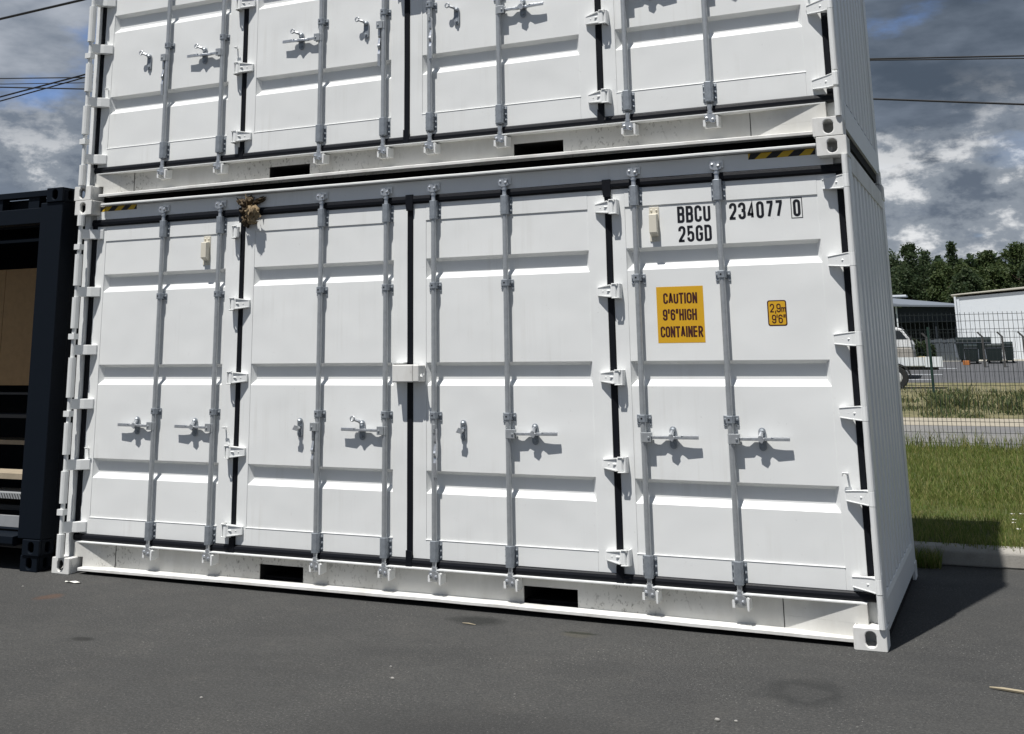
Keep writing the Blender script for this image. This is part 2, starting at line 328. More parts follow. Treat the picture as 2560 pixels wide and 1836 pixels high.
# ------------------------------------------------------------------ lettering (strokes in a w x 1 cell)
def arc(cx, cy, rx, ry, a0, a1, n=7): return [(cx + rx * math.cos(R(a0 + (a1 - a0) * i / n)), cy + ry * math.sin(R(a0 + (a1 - a0) * i / n))) for i in range(n + 1)]
def glyph(c, w, rr=.20):
    r = min(rr, w / 2)
    o = lambda y0, y1: arc(w - r, y1 - r, r, r, 0, 90) + arc(r, y1 - r, r, r, 90, 180) + arc(r, y0 + r, r, r, 180, 270) + arc(w - r, y0 + r, r, r, 270, 360) + [(w, y1 - r)]
    bowl = lambda y0, y1, q: [(0, y1)] + arc(w - q, y1 - q, q, q, 90, 0) + arc(w - q, y0 + q, q, q, 0, -90) + [(0, y0)]
    g = {'0': [o(0, 1)], 'O': [o(0, 1)], 'I': [[(w / 2, 0), (w / 2, 1)]], 'C': [[(w, .70), (w, 1 - r)] + arc(w - r, 1 - r, r, r, 0, 90) + arc(r, 1 - r, r, r, 90, 180) + arc(r, r, r, r, 180, 270) + arc(w - r, r, r, r, 270, 360) + [(w, .30)]],
         'U': [[(0, 1), (0, r)] + arc(r, r, r, r, 180, 270)[1:] + arc(w - r, r, r, r, 270, 360) + [(w, 1)]],
         'B': [[(0, 0), (0, 1)], bowl(.53, 1, .13), bowl(0, .53, .13)], 'D': [[(0, 0), (0, 1)], bowl(0, 1, min(r, .16))],
         '2': [[(0, .72)] + arc(w / 2, 1 - w / 2, w / 2, w / 2, 180, 0, 10) + [(w, .66), (w * .9, .52), (0, .03), (0, 0), (w, 0)]],
         '3': [[(0, .76)] + arc(w / 2, 1 - w / 2, w / 2, w / 2, 175, 0, 9) + [(w, .66), (w * .9, .56), (w * .45, .53)], [(w * .45, .53), (w * .9, .49), (w, .38), (w, w / 2)] + arc(w / 2, w / 2, w / 2, w / 2, 0, -175, 9) + [(0, .26)]],
         '4': [[(w * .74, 0), (w * .74, 1), (0, .26), (0, .22), (w, .22)]], '5': [[(w, 1), (.02, 1), (.02, .50), (w * .3, .60)] + arc(w - r, .60 - r, r, r, 90, 0) + arc(w - r, r, r, r, 0, -90) + arc(r, r, r, r, 270, 180) + [(0, .24)]],
         '7': [[(0, 1), (w, 1), (w, .9), (w * .38, 0)]], '6': [o(0, .60), [(0, .40), (0, 1 - r)] + arc(r, 1 - r, r, r, 180, 90) + arc(w - r, 1 - r, r, r, 90, 0) + [(w, .76)]],
         '9': [o(.40, 1), [(w, .60), (w, r)] + arc(w - r, r, r, r, 0, -90) + arc(r, r, r, r, 270, 180) + [(0, .24)]],
         'A': [[(0, 0), (w * .46, 1), (w * .54, 1), (w, 0)], [(w * .14, .30), (w * .86, .30)]], 'T': [[(0, 1), (w, 1)], [(w / 2, 0), (w / 2, 1)]], 'N': [[(0, 0), (0, 1)], [(w, 0), (w, 1)], [(.02, .98), (w - .02, .02)]],
         'H': [[(0, 0), (0, 1)], [(w, 0), (w, 1)], [(0, .52), (w, .52)]], 'E': [[(w, 1), (0, 1), (0, 0), (w, 0)], [(0, .53), (w * .85, .53)]], 'R': [[(0, 0), (0, 1)], bowl(.47, 1, .2), [(w * .5, .47), (w, 0)]],
         'G': [[(w, .70), (w, 1 - r)] + arc(w - r, 1 - r, r, r, 0, 90) + arc(r, 1 - r, r, r, 90, 180) + arc(r, r, r, r, 180, 270) + arc(w - r, r, r, r, 270, 360) + [(w, .46), (w * .5, .46)]],
         'm': [[(0, 0), (0, .62)], [(0, .5)] + arc(w * .25, .45, w * .25, .15, 150, 0, 5) + [(w * .5, 0)], [(w * .5, .5)] + arc(w * .75, .45, w * .25, .15, 150, 0, 5) + [(w, 0)]],
         "'": [[(w * .3, 1.02), (w * .15, .72)]], '"': [[(w * .2, 1.02), (w * .1, .72)], [(w * .75, 1.02), (w * .65, .72)]], ',': [[(w * .4, .08), (w * .2, -.18)]], ' ': []}
    return g[c]
def stroke(mb, path, sw, y):
    P = [Vector(p) for p in path]; Q = [P[0]]
    for p in P[1:]:
        if (p - Q[-1]).length > 1e-5: Q.append(p)
    P = Q; closed = (P[0] - P[-1]).length < 1e-4 and len(P) > 3
    if closed: P = P[:-1]
    elif len(P) == 2:
        P[0] = P[0] + (P[0] - P[1]).normalized() * sw * .5; P[-1] = P[-1] + (P[-1] - P[-2]).normalized() * sw * .5
    n = len(P); Ls, Rs = [], []
    for i in range(n):
        a = P[i - 1] if (i or closed) else None; b = P[(i + 1) % n] if (i < n - 1 or closed) else None
        d1 = (P[i] - a).normalized() if a is not None else None; d2 = (b - P[i]).normalized() if b is not None else None
        if d1 is None: d1 = d2
        if d2 is None: d2 = d1
        n1 = Vector((-d1.y, d1.x)); n2 = Vector((-d2.y, d2.x)); mt = n1 + n2
        mt = n1 if mt.length < 1e-3 else mt.normalized(); k = 1 / max(.45, mt.dot(n1))
        Ls.append(P[i] + mt * sw / 2 * k); Rs.append(P[i] - mt * sw / 2 * k)
    vs = [(p.x, y, p.y) for p in Ls] + [(p.x, y, p.y) for p in Rs]
    m = n if closed else n - 1
    mb.add(vs, [(i, n + i, n + (i + 1) % n, (i + 1) % n) for i in range(m)])
def text(mb, s, x, z, w, h, sw, y, gap, ws={}, rr=.2):
    for c in s:
        cw = w * ws.get(c, 1.0)
        for k, pa in enumerate(glyph(c, (cw - sw) / (h - sw), rr)):
            stroke(mb, [(x + sw / 2 + q[0] * (h - sw), z + sw / 2 + q[1] * (h - sw)) for q in pa], sw, y - .00025 * k)
        x += cw + gap
    return x

# ------------------------------------------------------------------ hardware meshes shared by both white containers
XB0 = [.815, 1.372, 2.299, 2.848, 3.231, 3.779, 4.700, 5.246]      # locking bars
YB, YD = .139, .170                                                # bar axis and door face, measured from the corner castings
PX0 = [(.201, 1.418), (1.684, 2.896), (3.156, 4.366), (4.624, 5.849)]   # pressed panels
DX0 = [(.106, 1.552), (1.594, 3.009), (3.054, 4.488), (4.532, 5.968)]   # door leaves
LX, HZ = 6.058, 2.896
mesh = {}
def hw():
    b = MB()                                                       # mid clamp, origin on the bar axis at its centre
    b.box(-.047, .047, .0255, .0305, -.027, .023)
    b.prism([(-.047, -.040), (-.022, -.040), (-.022, -.0275), (-.047, -.0275)], 'y', .0255, .0305); b.prism([(.030, -.043), (.047, -.043), (.047, -.0275), (.030, -.0275)], 'y', .0255, .0305)
    b.prism([(-.027, .025), (-.027, -.010), (-.016, -.023), (.016, -.023), (.027, -.010), (.027, .025)], 'z', -.022, .022)
    for sx in (-1, 1): b.tube([(sx * .037, .0255, 0), (sx * .037, .015, 0)], .0085, 6)
    mesh['clamp'] = b.mesh('bar_clamp', 'galvanised_dull')
    mesh['clamp_hole'] = MB().tube([(-.004, -.0245, 0), (-.004, -.018, 0)], .006, 6).mesh('grease_hole', 'black_void')
    b = MB()                                                       # long bracket
    b.box(-.046, .046, .0255, .0305, -.060, .060)
    b.prism([(-.028, .025), (-.028, -.012), (-.017, -.024), (.017, -.024), (.028, -.012), (.028, .025)], 'z', -.066, .066)
    for sx in (-1, 1):
        for z in (-.04, 0, .04): b.tube([(sx * .037, .0255, z), (sx * .037, .015, z)], .0075, 6)
    mesh['bracket'] = b.mesh('bar_bracket', 'galvanised_dull')
    b = MB()                                                       # cam end that hooks into the keeper (points upwards)
    b.tube([(0, 0, -.03), (0, 0, .035)], [.017, .014], 10); b.tube([(0, 0, .012), (0, 0, .026)], .020, 10)
    b.prism([(-.040, .066), (-.034, .044), (-.012, .034), (.012, .034), (.030, .040), (.036, .052), (.022, .060), (.028, .082), (.006, .078), (-.006, .088), (-.028, .090)], 'y', -.022, .008)
    b.sphere((.018, -.020, .060), .013, 6, 4); b.sphere((-.020, -.020, .070), .011, 6, 4)
    mesh['cam'] = b.mesh('bar_cam', 'zinc_cast')
    b = MB()                                                       # keeper welded to the sill
    b.box(-.052, .052, .030, .062, -.035, .035); b.prism([(.040, -.040), (.050, -.040), (.053, .026), (.044, .034), (.036, .030)], 'y', -.024, .030); b.box(-.052, -.036, -.004, .030, -.03, .012)
    mesh['keeper'] = b.mesh('cam_keeper', 'white_paint_dull')
    b = MB()                                                       # top keeper: low white plate on the header
    b.box(-.045, .045, .006, .016, -.02, .03); mesh['keeper_top'] = b.mesh('cam_keeper', 'white_paint_dull')
    # handle: flat bar lying edge-on to the viewer, plan outline (x away from the bar, y distance off the door face)
    d0 = [(.035, .012), (.075, .018), (.095, .018), (.13, .008), (.205, .008), (.235, .022), (.245, .023), (.345, .027), (.35, .042), (.255, .046), (.238, .04), (.222, .036), (.21, .04), (.2, .05), (.19, .05), (.178, .044), (.15, .036), (.13, .032), (.115, .038), (.035, .04)]
    b = MB(); b.prism([(x - .035, (YD - YB) - d) for x, d in d0], 'z', -.009, .009)
    b.prism([(.20, YD - YB - .0275), (.315, YD - YB - .027), (.315, YD - YB - .042), (.205, YD - YB - .046)], 'z', .009, .014)
    mesh['handle'] = b.mesh('handle', 'zinc_cast')
    b = MB(); b.box(.0, .052, -.026, -.014, -.028, .030); b.box(.0, .052, .004, .016, -.028, .030); b.box(.0, .024, -.014, .004, -.028, .030); b.tube([(.037, -.032, 0), (.037, .02, 0)], .008, 6)
    b.prism([(0.022, 0), (.011, .019), (-.011, .019), (-.022, 0), (-.011, -.019), (.011, -.019)], 'z', -.03, .03)
    mesh['hub'] = b.mesh('handle_hub', 'galvanised')
    # latch: rounded back plate, stud and swinging hook
    def oblong(w, h, n=6): return arc(0, h / 2 - w / 2, w / 2, w / 2, 0, 180, n) + arc(0, -h / 2 + w / 2, w / 2, w / 2, 180, 360, n)
    b = MB(); b.prism(oblong(.044, .136), 'y', -.0005, -.008); b.sphere((.0, -.014, .046), .017, 8, 5); b.tube([(0, -.008, -.042), (0, -.02, -.042)], .010, 7)
    mesh['latch'] = b.mesh('handle_latch', 'galvanised_dull')
    b = MB(); b.tube([(0, -.014, .05), (-.002, -.026, .03), (-.004, -.042, .012)], [.011, .013, .015], 7); b.prism([(-.030, 0.0), (-.006, .022), (.022, .004), (.004, -.022)], 'y', -.052, -.040)
    mesh['hook_down'] = b.mesh('latch_hook', 'zinc_cast')
    b = MB(); b.tube([(.002, -.014, .045), (-.018, -.026, .062), (-.052, -.042, .074)], [.012, .012, .010], 7)
    ringp = [(-.058 + .016 * math.cos(a * math.pi / 5), -.044, .078 + .016 * math.sin(a * math.pi / 5)) for a in range(11)]; b.tube(ringp, .006, 6)
    mesh['hook_up'] = b.mesh('latch_hook', 'zinc_cast')
    b = MB(); b.tube([(0, -.012, 0), (-.004, -.032, -.006), (-.016, -.048, .008)], [.012, .013, .010], 7); b.prism([(-.034, -.012), (-.014, .020), (.014, .010), (.002, -.020)], 'y', -.056, -.044)
    mesh['hook_mid'] = b.mesh('latch_hook', 'zinc_cast')
    # fold hinge: tapered leaf on one side, boxed knuckle on the other (leaf to the left, mirrored for the other fold)
    b = MB()
    def wedge(xa, za0, za1, ya, xb, zb0, zb1, yb, t):
        vs = [(xa, ya, za0), (xb, yb, zb0), (xb, yb, zb1), (xa, ya, za1)]; vs += [(x, y + t, z) for x, y, z in vs]
        b.add(vs, [(0, 1, 2, 3), (7, 6, 5, 4), (0, 4, 5, 1), (1, 5, 6, 2), (2, 6, 7, 3), (3, 7, 4, 0)])
    wedge(-.090, -.027, .029, -.018, .022, -.040, .042, -.056, .036)
    wedge(-.084, .022, .029, -.022, .012, .034, .043, -.061, .006); wedge(-.080, -.028, -.021, -.022, .012, -.041, -.032, -.061, .006)
    b.sphere((-.002, -.050, .002), .010, 6, 4, (1.7, .6, .6)); b.sphere((-.045, -.034, .001), .005, 5, 3, (1.2, .7, 1))
    b.box(-.086, -.03, -.018, .0, -.022, .022)
    mesh['leaf'] = b.mesh('hinge_leaf', 'white_paint')
    b = MB(); b.tube([(.030, -.040, -.040), (.030, -.040, .040)], .021, 10)
    b.prism([(.020, -.066), (.060, -.066), (.068, -.052), (.068, .0), (.058, .0), (.058, -.050), (.053, -.057), (.020, -.057)], 'z', .041, .049); b.prism([(.020, -.066), (.060, -.066), (.068, -.052), (.068, .0), (.058, .0), (.058, -.050), (.053, -.057), (.020, -.057)], 'z', -.049, -.041)
    b.prism([(.0675, -.056), (.075, -.05), (.075, .0), (.058, .0), (.058, -.056)], 'z', -.049, .049)
    b.prism([(.028, -.012), (.057, -.012), (.057, -.048), (.045, -.060), (.030, -.060)], 'z', -.0405, .0405)
    mesh['knuckle'] = b.mesh('hinge_knuckle', 'white_paint')
    # edge hinge: long arm from the corner post round to the door (left hand; mirrored for the right)
    b = MB(); b.prism([(.030, .040), (.062, .036), (.095, .096), (.125, .112), (.178, .156), (.178, .1685), (.116, .1685), (.060, .127), (.036, .127)], 'z', -.039, .039)
    mesh['arm'] = b.mesh('hinge', 'white_paint')
    b = MB(); pr = [(.174, .152, .029), (.14, .132, .033), (.10, .110, .037), (.066, .088, .040), (.042, .064, .041), (.020, .060, .041)]
    vs = []; fs = []
    for x, y, h in pr: vs += [(x, y, -h), (x, y, h), (x, max(y + .012, .1685 if x > .1 else .127), h), (x, max(y + .012, .1685 if x > .1 else .127), -h)]
    for i in range(len(pr) - 1): fs += [(4 * i + k, 4 * i + (k + 1) % 4, 4 * i + 4 + (k + 1) % 4, 4 * i + 4 + k) for k in range(4)]
    b.add(vs, fs + [(0, 1, 2, 3), (23, 22, 21, 20)])
    for sg in (-1, 1):
        vs = []; fs = []
        for x, y, h in pr[:5]: vs += [(x, y - .004, sg * (h - .006)), (x, y - .004, sg * (h + .001)), (x, y + .002, sg * (h + .001)), (x, y + .002, sg * (h - .006))]
        for i in range(4): fs += [(4 * i + k, 4 * i + (k + 1) % 4, 4 * i + 4 + (k + 1) % 4, 4 * i + 4 + k) for k in range(4)]
        b.add(vs, fs + [(0, 1, 2, 3), (19, 18, 17, 16)])
    b.tube([(.0195, .045, -.041), (.0195, .045, .041)], .0185, 10)
    b.sphere((.080, .100, 0), .010, 6, 4, (1.3, .7, .7)); b.sphere((.118, .123, 0), .005, 6, 4)
    mesh['arm_ribbed'] = b.mesh('hinge', 'white_paint')
    mesh['tube_thick'] = MB().tube([(0, 0, -.5), (0, 0, .5)], .030, 12).mesh('hinge_tube', 'white_paint_dull', False)
    mesh['tube_thin'] = MB().tube([(0, 0, -.5), (0, 0, .5)], .017, 10).mesh('hinge_pin', 'white_paint_dull', False)
    b = MB(); b.box(-.030, .030, -.030, .022, -.022, .022); mesh['collar'] = b.mesh('pin_collar', 'white_paint_dull')
    b = MB(); b.tube([(0, 0, 0), (.0, -.030, .002), (.004, -.036, .004)], .006, 6); b.tube([(-.010, -.036, .004), (.022, -.036, .006)], .005, 6); b.tube([(.022, -.036, .006), (.026, -.034, -.012)], .005, 6)
    mesh['tie'] = b.mesh('tie_hook', 'white_paint_dull')
    b = MB(); b.box(-.033, .033, -.006, 0, -.112, .112); b.prism([(-.006, .068), (-.050, .060), (-.050, -.058), (-.006, -.082)], 'x', -.024, .026)
    b.sphere((-.017, -.007, .090), .008, 6, 4); b.sphere((.017, -.007, .090), .008, 6, 4); b.sphere((0, -.007, -.098), .008, 6, 4)
    mesh['vent'] = b.mesh('air_vent', 'cream_plastic')
    for nm in ('clamp', 'bracket', 'cam', 'handle', 'hub', 'latch', 'hook_down', 'hook_up', 'hook_mid'): pass
    b = MB()                                                       # corner casting, origin at its outer front lower corner (left front)
    wx, wy, wz = .178, .162, .118
    b.ring((0, 0, 0), (1, 0, 0), (0, 0, 1), (0, -1, 0), wx, wz, .060, .086, .026, -.004, .0)
    b.ring((0, wy, 0), (0, -1, 0), (0, 0, 1), (-1, 0, 0), wy - .0265, wz, .052, .080, .026, 0, 0)
    b.box(wx - .014, wx, .0265, wy, 0, wz); b.box(.0265, wx - .0145, wy - .012, wy, 0, wz); b.box(.0265, wx - .0145, .0265, wy - .0125, 0, .020); b.box(.0265, wx - .0145, .0265, wy - .0125, wz - .020, wz)
    mesh['casting'] = b.mesh('corner_casting', 'white_paint_cast')
    me = mesh['casting'].copy(); me.materials.clear(); me.materials.append(M['navy_paint']); mesh['casting_navy'] = me
hw()

def rib_panel(b, x0, x1, y, zs, zlo, zhi, dep=.037, e=.028):
    """front skin of a pressed panel: flat strips with recessed ribs (z pairs, from the top down)"""
    z = zhi
    q = lambda pts: b.add(pts, [(0, 1, 2, 3)])
    for (zt, zb) in zs:
        q([(x0, y, zt), (x1, y, zt), (x1, y, z), (x0, y, z)])
        it, ib = zt - .021, zb + .038
        o = [(x0, y, zb), (x1, y, zb), (x1, y, zt), (x0, y, zt)]; i = [(x0 + e, y + dep, ib), (x1 - e, y + dep, ib), (x1 - e, y + dep, it), (x0 + e, y + dep, it)]
        for k in range(4): q([o[k], o[(k + 1) % 4], i[(k + 1) % 4], i[k]])
        q(i); z = zb
    q([(x0, y, zlo), (x1, y, zlo), (x1, y, z), (x0, y, z)])

def container(loc, yaw, label, cfg, up, rag):
    T = thing('shipping_container', loc, label, 'shipping container', 'white side opening containers stacked two high', yaw)
    sh = (lambda v: v - .030 * (1 - v / LX)) if up else (lambda v: v)
    XB = [sh(v) for v in XB0]; PX = [(sh(a), sh(c)) for a, c in PX0]; DX = [(sh(a), sh(c)) for a, c in DX0]
    dz = lambda z: z + (.034 * min(1, max(0, (z - .3) / .1)) if up else 0)
    cm = mesh['casting']
    for sx in (0, 1):
        for sy in (0, 1):
            for z in (0, HZ - .118):
                put('corner_casting', cm, T, (LX if sx else -.042, 2.438 if sy else .046, z), (0, 0, 0), (-1 if sx else 1, -1 if sy else 1, 1), bevel=.009)
    for sx in (0, 1):                                             # corner posts
        x = lambda v: LX - v if sx else v
        b = MB(); px = .048 if sx else (.040 if up else .056); b.prism([(x(.006), .128), (x(px), .128), (x(px), .175), (x(.100), .20), (x(.100), .26), (x(.006), .26)], 'z', .1185, HZ - .1185); b.build('corner_post', 'white_paint', T)
        b = MB(); b.box(x(.10) if sx else .006, x(.006) if sx else .10, 2.25, 2.43, .1185, HZ - .1185); b.build('corner_post', 'white_paint', T)
    # sill: recessed web with two fork openings, ledge above, flange below, sloping plates at both ends
    pk = [(1.792, 2.163), (3.844, 4.212)]; b = MB(); y0, y1 = .200, .206; zl, zh, z0, z1 = .034, .225, .052, .162
    xs = [.455] + [v for p_ in pk for v in p_] + [5.482]
    for i in range(0, len(xs) - 1, 2): b.box(xs[i], xs[i + 1], y0, y1, zl, zh)
    for a, c in pk: b.box(a, c, y0, y1, z1, zh); b.box(a, c, y0, y1, zl, z0)
    b.build('sill_web', 'white_paint_grimy', T)
    for a, c in pk:
        b = MB(); b.box(a - .004, a, y1, .9, z0 - .01, z1 + .01); b.box(c, c + .004, y1, .9, z0 - .01, z1 + .01); b.box(a, c, y1, .9, z1, z1 + .01); b.box(a, c, y1, .9, z0 - .01, z0); b.box(a, c, .9, .904, z0, z1)
        b.build('fork_pocket', 'black_void', T)  # pocket lining coloured black to paint in the shade inside
    for sx in (0, 1):
        x = lambda v: LX - v if sx else v
        e = .576 if sx else .455
        b = MB(); b.prism([(x(.1005), .127), (x(e), y0 - .0005), (x(e), y1), (x(.30), .21), (x(.1005), .21)], 'z', .1185, zh); b.prism([(x(.1785), .127 + (y0 - .1275) * .078 / (e - .1005)), (x(e), y0 - .0005), (x(e), y1), (x(.30), .21), (x(.1785), .21)], 'z', zl, .118); b.build('sill_gusset', 'white_paint_grimy', T)
        b = MB(); b.box(x(e) - .002, x(e) + .002, y0 - .0025, y0 - .0006, zl + .016, zh - .004); b.build('weld_seam', 'black_void', T)
    b = MB(); b.prism([(.134, .221), (.131, .223), (.131, .2295), (.2, .240), (.30, .240), (.30, .2255), (.2065, .2265), (.2065, .221)], 'x', .1005, LX - .1005); b.build('sill_ledge', 'white_paint_dull', T)
    n = 24; b = MB(); bow = lambda t_: .012 * math.sin(math.pi * t_)
    prof = [(.092, .026), (.092, .043), (.096, .047), (.1995, .0475), (.1995, .038), (.106, .036), (.106, .026)]
    vs = []; fs = []
    for i in range(n + 1):
        t_ = i / n; xx = .1785 + (LX - .357) * t_; jit = .0022 * mnoise.noise(Vector((xx * 5, rag, 0)))
        vs += [(xx, py + (jit if k < 3 else 0), pz + bow(t_) + jit) for k, (py, pz) in enumerate(prof)]
    m_ = len(prof)
    for i in range(n): fs += [(i * m_ + k, i * m_ + (k + 1) % m_, (i + 1) * m_ + (k + 1) % m_, (i + 1) * m_ + k) for k in range(m_)]
    fs += [tuple(range(m_)), tuple(range(n * m_, (n + 1) * m_))]; b.add(vs, fs); b.build('sill_flange', 'white_paint_cast', T)
    # header and roof
    b = MB(); b.box(.1005, LX - .1005, .158, .23, 2.70, 2.848); b.build('header_rail', 'white_paint', T)
    b = MB(); vs = []; fs = []
    prof = [(.112, 2.852), (.108, 2.856), (.108, 2.866), (.114, 2.8705), (.32, 2.8705), (.32, 2.852)]; m_ = len(prof)
    for i in range(n + 1):
        xx = .1785 + (LX - .357) * i / n; jit = .0025 * mnoise.noise(Vector((xx * 4, rag + 9, 0)))
        vs += [(xx, py + (jit if k < 4 else 0), pz + jit) for k, (py, pz) in enumerate(prof)]
    for i in range(n): fs += [(i * m_ + k, i * m_ + (k + 1) % m_, (i + 1) * m_ + (k + 1) % m_, (i + 1) * m_ + k) for k in range(m_)]
    fs += [tuple(range(m_)), tuple(range(n * m_, (n + 1) * m_))]; b.add(vs, fs); b.build('header_lip', 'white_paint_dull', T)
    b = MB(); b.box(.07, LX - .07, .325, 2.30, 2.84, 2.858); b.build('roof', 'white_paint_dull', T)
    b = MB(); b.box(.1005, LX - .1005, 2.32, 2.42, 2.76, 2.85); b.build('rear_rail', 'white_paint', T)
    b = MB(); b.box(.1005, LX - .1005, 2.30, 2.42, .02, .16); b.build('rear_rail', 'white_paint', T)
    b = MB(); b.box(.02, LX - .02, .27, 2.24, .006, .072); b.build('gap_shade_block', 'black_void', T)  # black block added to paint the gap's shade and stop light through it
    b = MB(); b.box(.11, LX - .11, .21, .268, .040, .06); b.build('floor', 'black_void', T)  # strip under the floor coloured black as painted shade behind the flange
    # corrugated end walls and rear wall
    for sx in (0, 1):
        x = lambda v: LX - v if sx else v
        pr = [(x(.055), .262)]; yy = .275; p_ = .0
        while yy < 2.22:
            for dy, d in ((.0, .012), (.07, .012), (.095, .046), (.165, .046), (.19, .012)): pr.append((x(d), yy + dy))
            yy += .2135
        pr = [q for q in pr if q[1] < 2.248]; outer = pr + [(x(.055), 2.249)]
        b = MB(); vs = [(q[0], q[1], z) for z in (.27, 2.72) for q in outer]; k = len(outer)
        b.add(vs, [(i, i + 1, k + i + 1, k + i) for i in range(k - 1)]); b.build('end_wall', 'white_paint', T)
        b = MB(); b.prism([(x(.004), .075), (x(.004), .235), (x(.012), .262), (x(.06), .29), (x(.06), .075)], 'y', .261, 2.249); b.build('end_sill', 'white_paint', T)
        b = MB(); b.box(min(x(.006), x(.06)), max(x(.006), x(.06)), .261, 2.249, 2.7, 2.825); b.build('end_header', 'white_paint_cast', T)
    pr = []; xx = .101
    while xx < 5.7:
        for d_, y_ in ((0, 2.41), (.07, 2.41), (.11, 2.375), (.18, 2.375), (.22, 2.41)): pr.append((xx + d_, y_))
        xx += .26
    k = len(pr); b = MB(); b.add([(q[0], q[1], z) for z in (.16, 2.76) for q in pr], [(i, i + 1, k + i + 1, k + i) for i in range(k - 1)]); b.build('rear_wall', 'white_paint', T)
    # rubber seals
    def vseal(x0, x1, z0, z1, y=.160):
        b = MB(); vs = []; fs = []; nn = 14
        for i in range(nn + 1):
            z = z0 + (z1 - z0) * i / nn; j = .0016 * mnoise.noise(Vector((x0 * 3, z * 3, rag))); vs += [(x0 + j, .2, z), (x0 + j, y + .003, z), (x0 + .006 + j, y, z), (x1 - .006 + j, y, z), (x1 + j, y + .003, z), (x1 + j, .2, z)]
        for i in range(nn): fs += [(i * 6 + k, i * 6 + k + 1, (i + 1) * 6 + k + 1, (i + 1) * 6 + k) for k in range(5)]
        b.add(vs, fs + [(0, 1, 2, 3, 4, 5)]); b.build('door_seal', 'rubber', T)
    zt0, zt1, zb0, zb1 = 2.686, 2.745, .232, .284
    for x0, x1 in ((.058, .105), (1.553, 1.5935), (3.010, 3.0535), (4.4885, 4.5315), (5.9685, 6.006)): vseal(sh(x0), sh(x1), zb1 + .001, zt0 - .001)
    for z0, z1 in ((zb0, zb1), (zt0, zt1)):
        b = MB(); vs = []; fs = []; nn = 40; h = z1 - z0
        for i in range(nn + 1):
            xx = .062 + (6.004 - .062) * i / nn; j = .003 * mnoise.noise(Vector((xx * 1.4, z0 * 9, rag)))
            vs += [(xx, .2, z0), (xx, .158, z0 + .001 + j), (xx, .149, z0 + h * .22 + j), (xx, .147, z0 + h * .55 + j), (xx, .152, z0 + h * .85 + j), (xx, .160, z1 + j), (xx, .2, z1)]
        for i in range(nn): fs += [(i * 7 + k, i * 7 + k + 1, (i + 1) * 7 + k + 1, (i + 1) * 7 + k) for k in range(6)]
        b.add(vs, fs + [tuple(range(7)), tuple(range(nn * 7, nn * 7 + 7))]); b.build('door_seal', 'rubber', T)
    for xc in (sh(1.573), sh(3.032), sh(4.510)):                             # T pieces where the upright seals meet the long ones
        b = MB(); b.prism([(xc - .023, zt0 - .05), (xc + .023, zt0 - .05), (xc + .028, zt0 - .004), (xc + .028, zt1 + .006), (xc - .030, zt1 + .006), (xc - .030, zt0 - .004)], 'y', .1445, .158); b.build('seal_joint', 'rubber', T)
        b = MB(); b.prism([(xc - .023, zb0 - .006), (xc + .023, zb0 - .006), (xc + .023, zb1 + .045), (xc - .021, zb1 + .05)], 'y', .1455, .158); b.build('seal_joint', 'rubber', T)
    # hinge tubes up the corner posts
    hz = [.337, .803, 1.268, 1.690, 2.152, 2.620]
    hz0 = hz; hz = [dz(z) for z in hz]
    fz = [dz(z) for z in (.386, .936, 1.470, 2.016, 2.563)]
    def tubes(nm, ms, x, y, rng, sc=1.0):
        for a, c in rng: put(nm, mesh[ms], T, (x, y, (dz(a) + dz(c)) / 2), scale=(sc, sc, dz(c) - dz(a)))
    tubes('hinge_tube', 'tube_thick', LX - .0195, .045, [(.1185, .293)] + [(hz0[i] + .042, hz0[i + 1] - .042) for i in range(5)] + [(2.662, 2.7775)], .6)
    tubes('hinge_pin', 'tube_thin', .048, .034, [(.122, 2.776)])
    tubes('hinge_tube', 'tube_thick', .048, .034, [(.122, .292), (.520, .760), (.885, 1.125), (1.32, 1.63), (1.86, 2.107), (2.200, 2.452), (2.685, 2.774)])
    for z in (.455, 1.195, 1.795, 2.512): put('pin_collar', mesh['collar'], T, (.048, .034, dz(z)))
    # keepers on sill and header
    for xb in XB:
        put('cam_keeper', mesh['keeper'], T, (xb + .004, YB, .178)); put('cam_keeper', mesh['keeper_top'], T, (xb, YB, 2.79))
    # door leaves
    ribs = [(dz(a), dz(c)) for a, c in ((2.291, 2.149), (1.572, 1.417), (.852, .705))]
    for d in range(4):
        x0, x1 = DX[d]; p0, p1 = PX[d]; zlo, zhi = zb1 + .0005, zt0 - .0005
        b = MB(); slo, shi = dz(.407), 2.562
        b.box(x0, p0, YD - .002, .23, zlo, zhi); b.box(p1, x1, YD - .002, .23, zlo, zhi)
        b.box(p0, p1, YD - .003, .228, zlo, slo); b.box(p0, p1, YD - .003, .228, shi, zhi)
        rib_panel(b, p0 + .0005, p1 - .0005, YD + .003, ribs, slo, shi)
        b.tube([(p0 - .004, YD - .002, slo), (p1 + .004, YD - .002, slo)], .0042, 6)
        dm = b.mesh('door', 'white_paint', False, False); bm = bmesh.new(); bm.from_mesh(dm); bmesh.ops.remove_doubles(bm, verts=bm.verts, dist=1e-5); bmesh.ops.recalc_face_normals(bm, faces=bm.faces); bm.to_mesh(dm); bm.free()
        door = put('door', dm, T); bv = door.modifiers.new('bevel', 'BEVEL'); bv.width = .0055; bv.segments = 2; bv.limit_method = 'ANGLE'; bv.angle_limit = R(18); bv.use_clamp_overlap = True
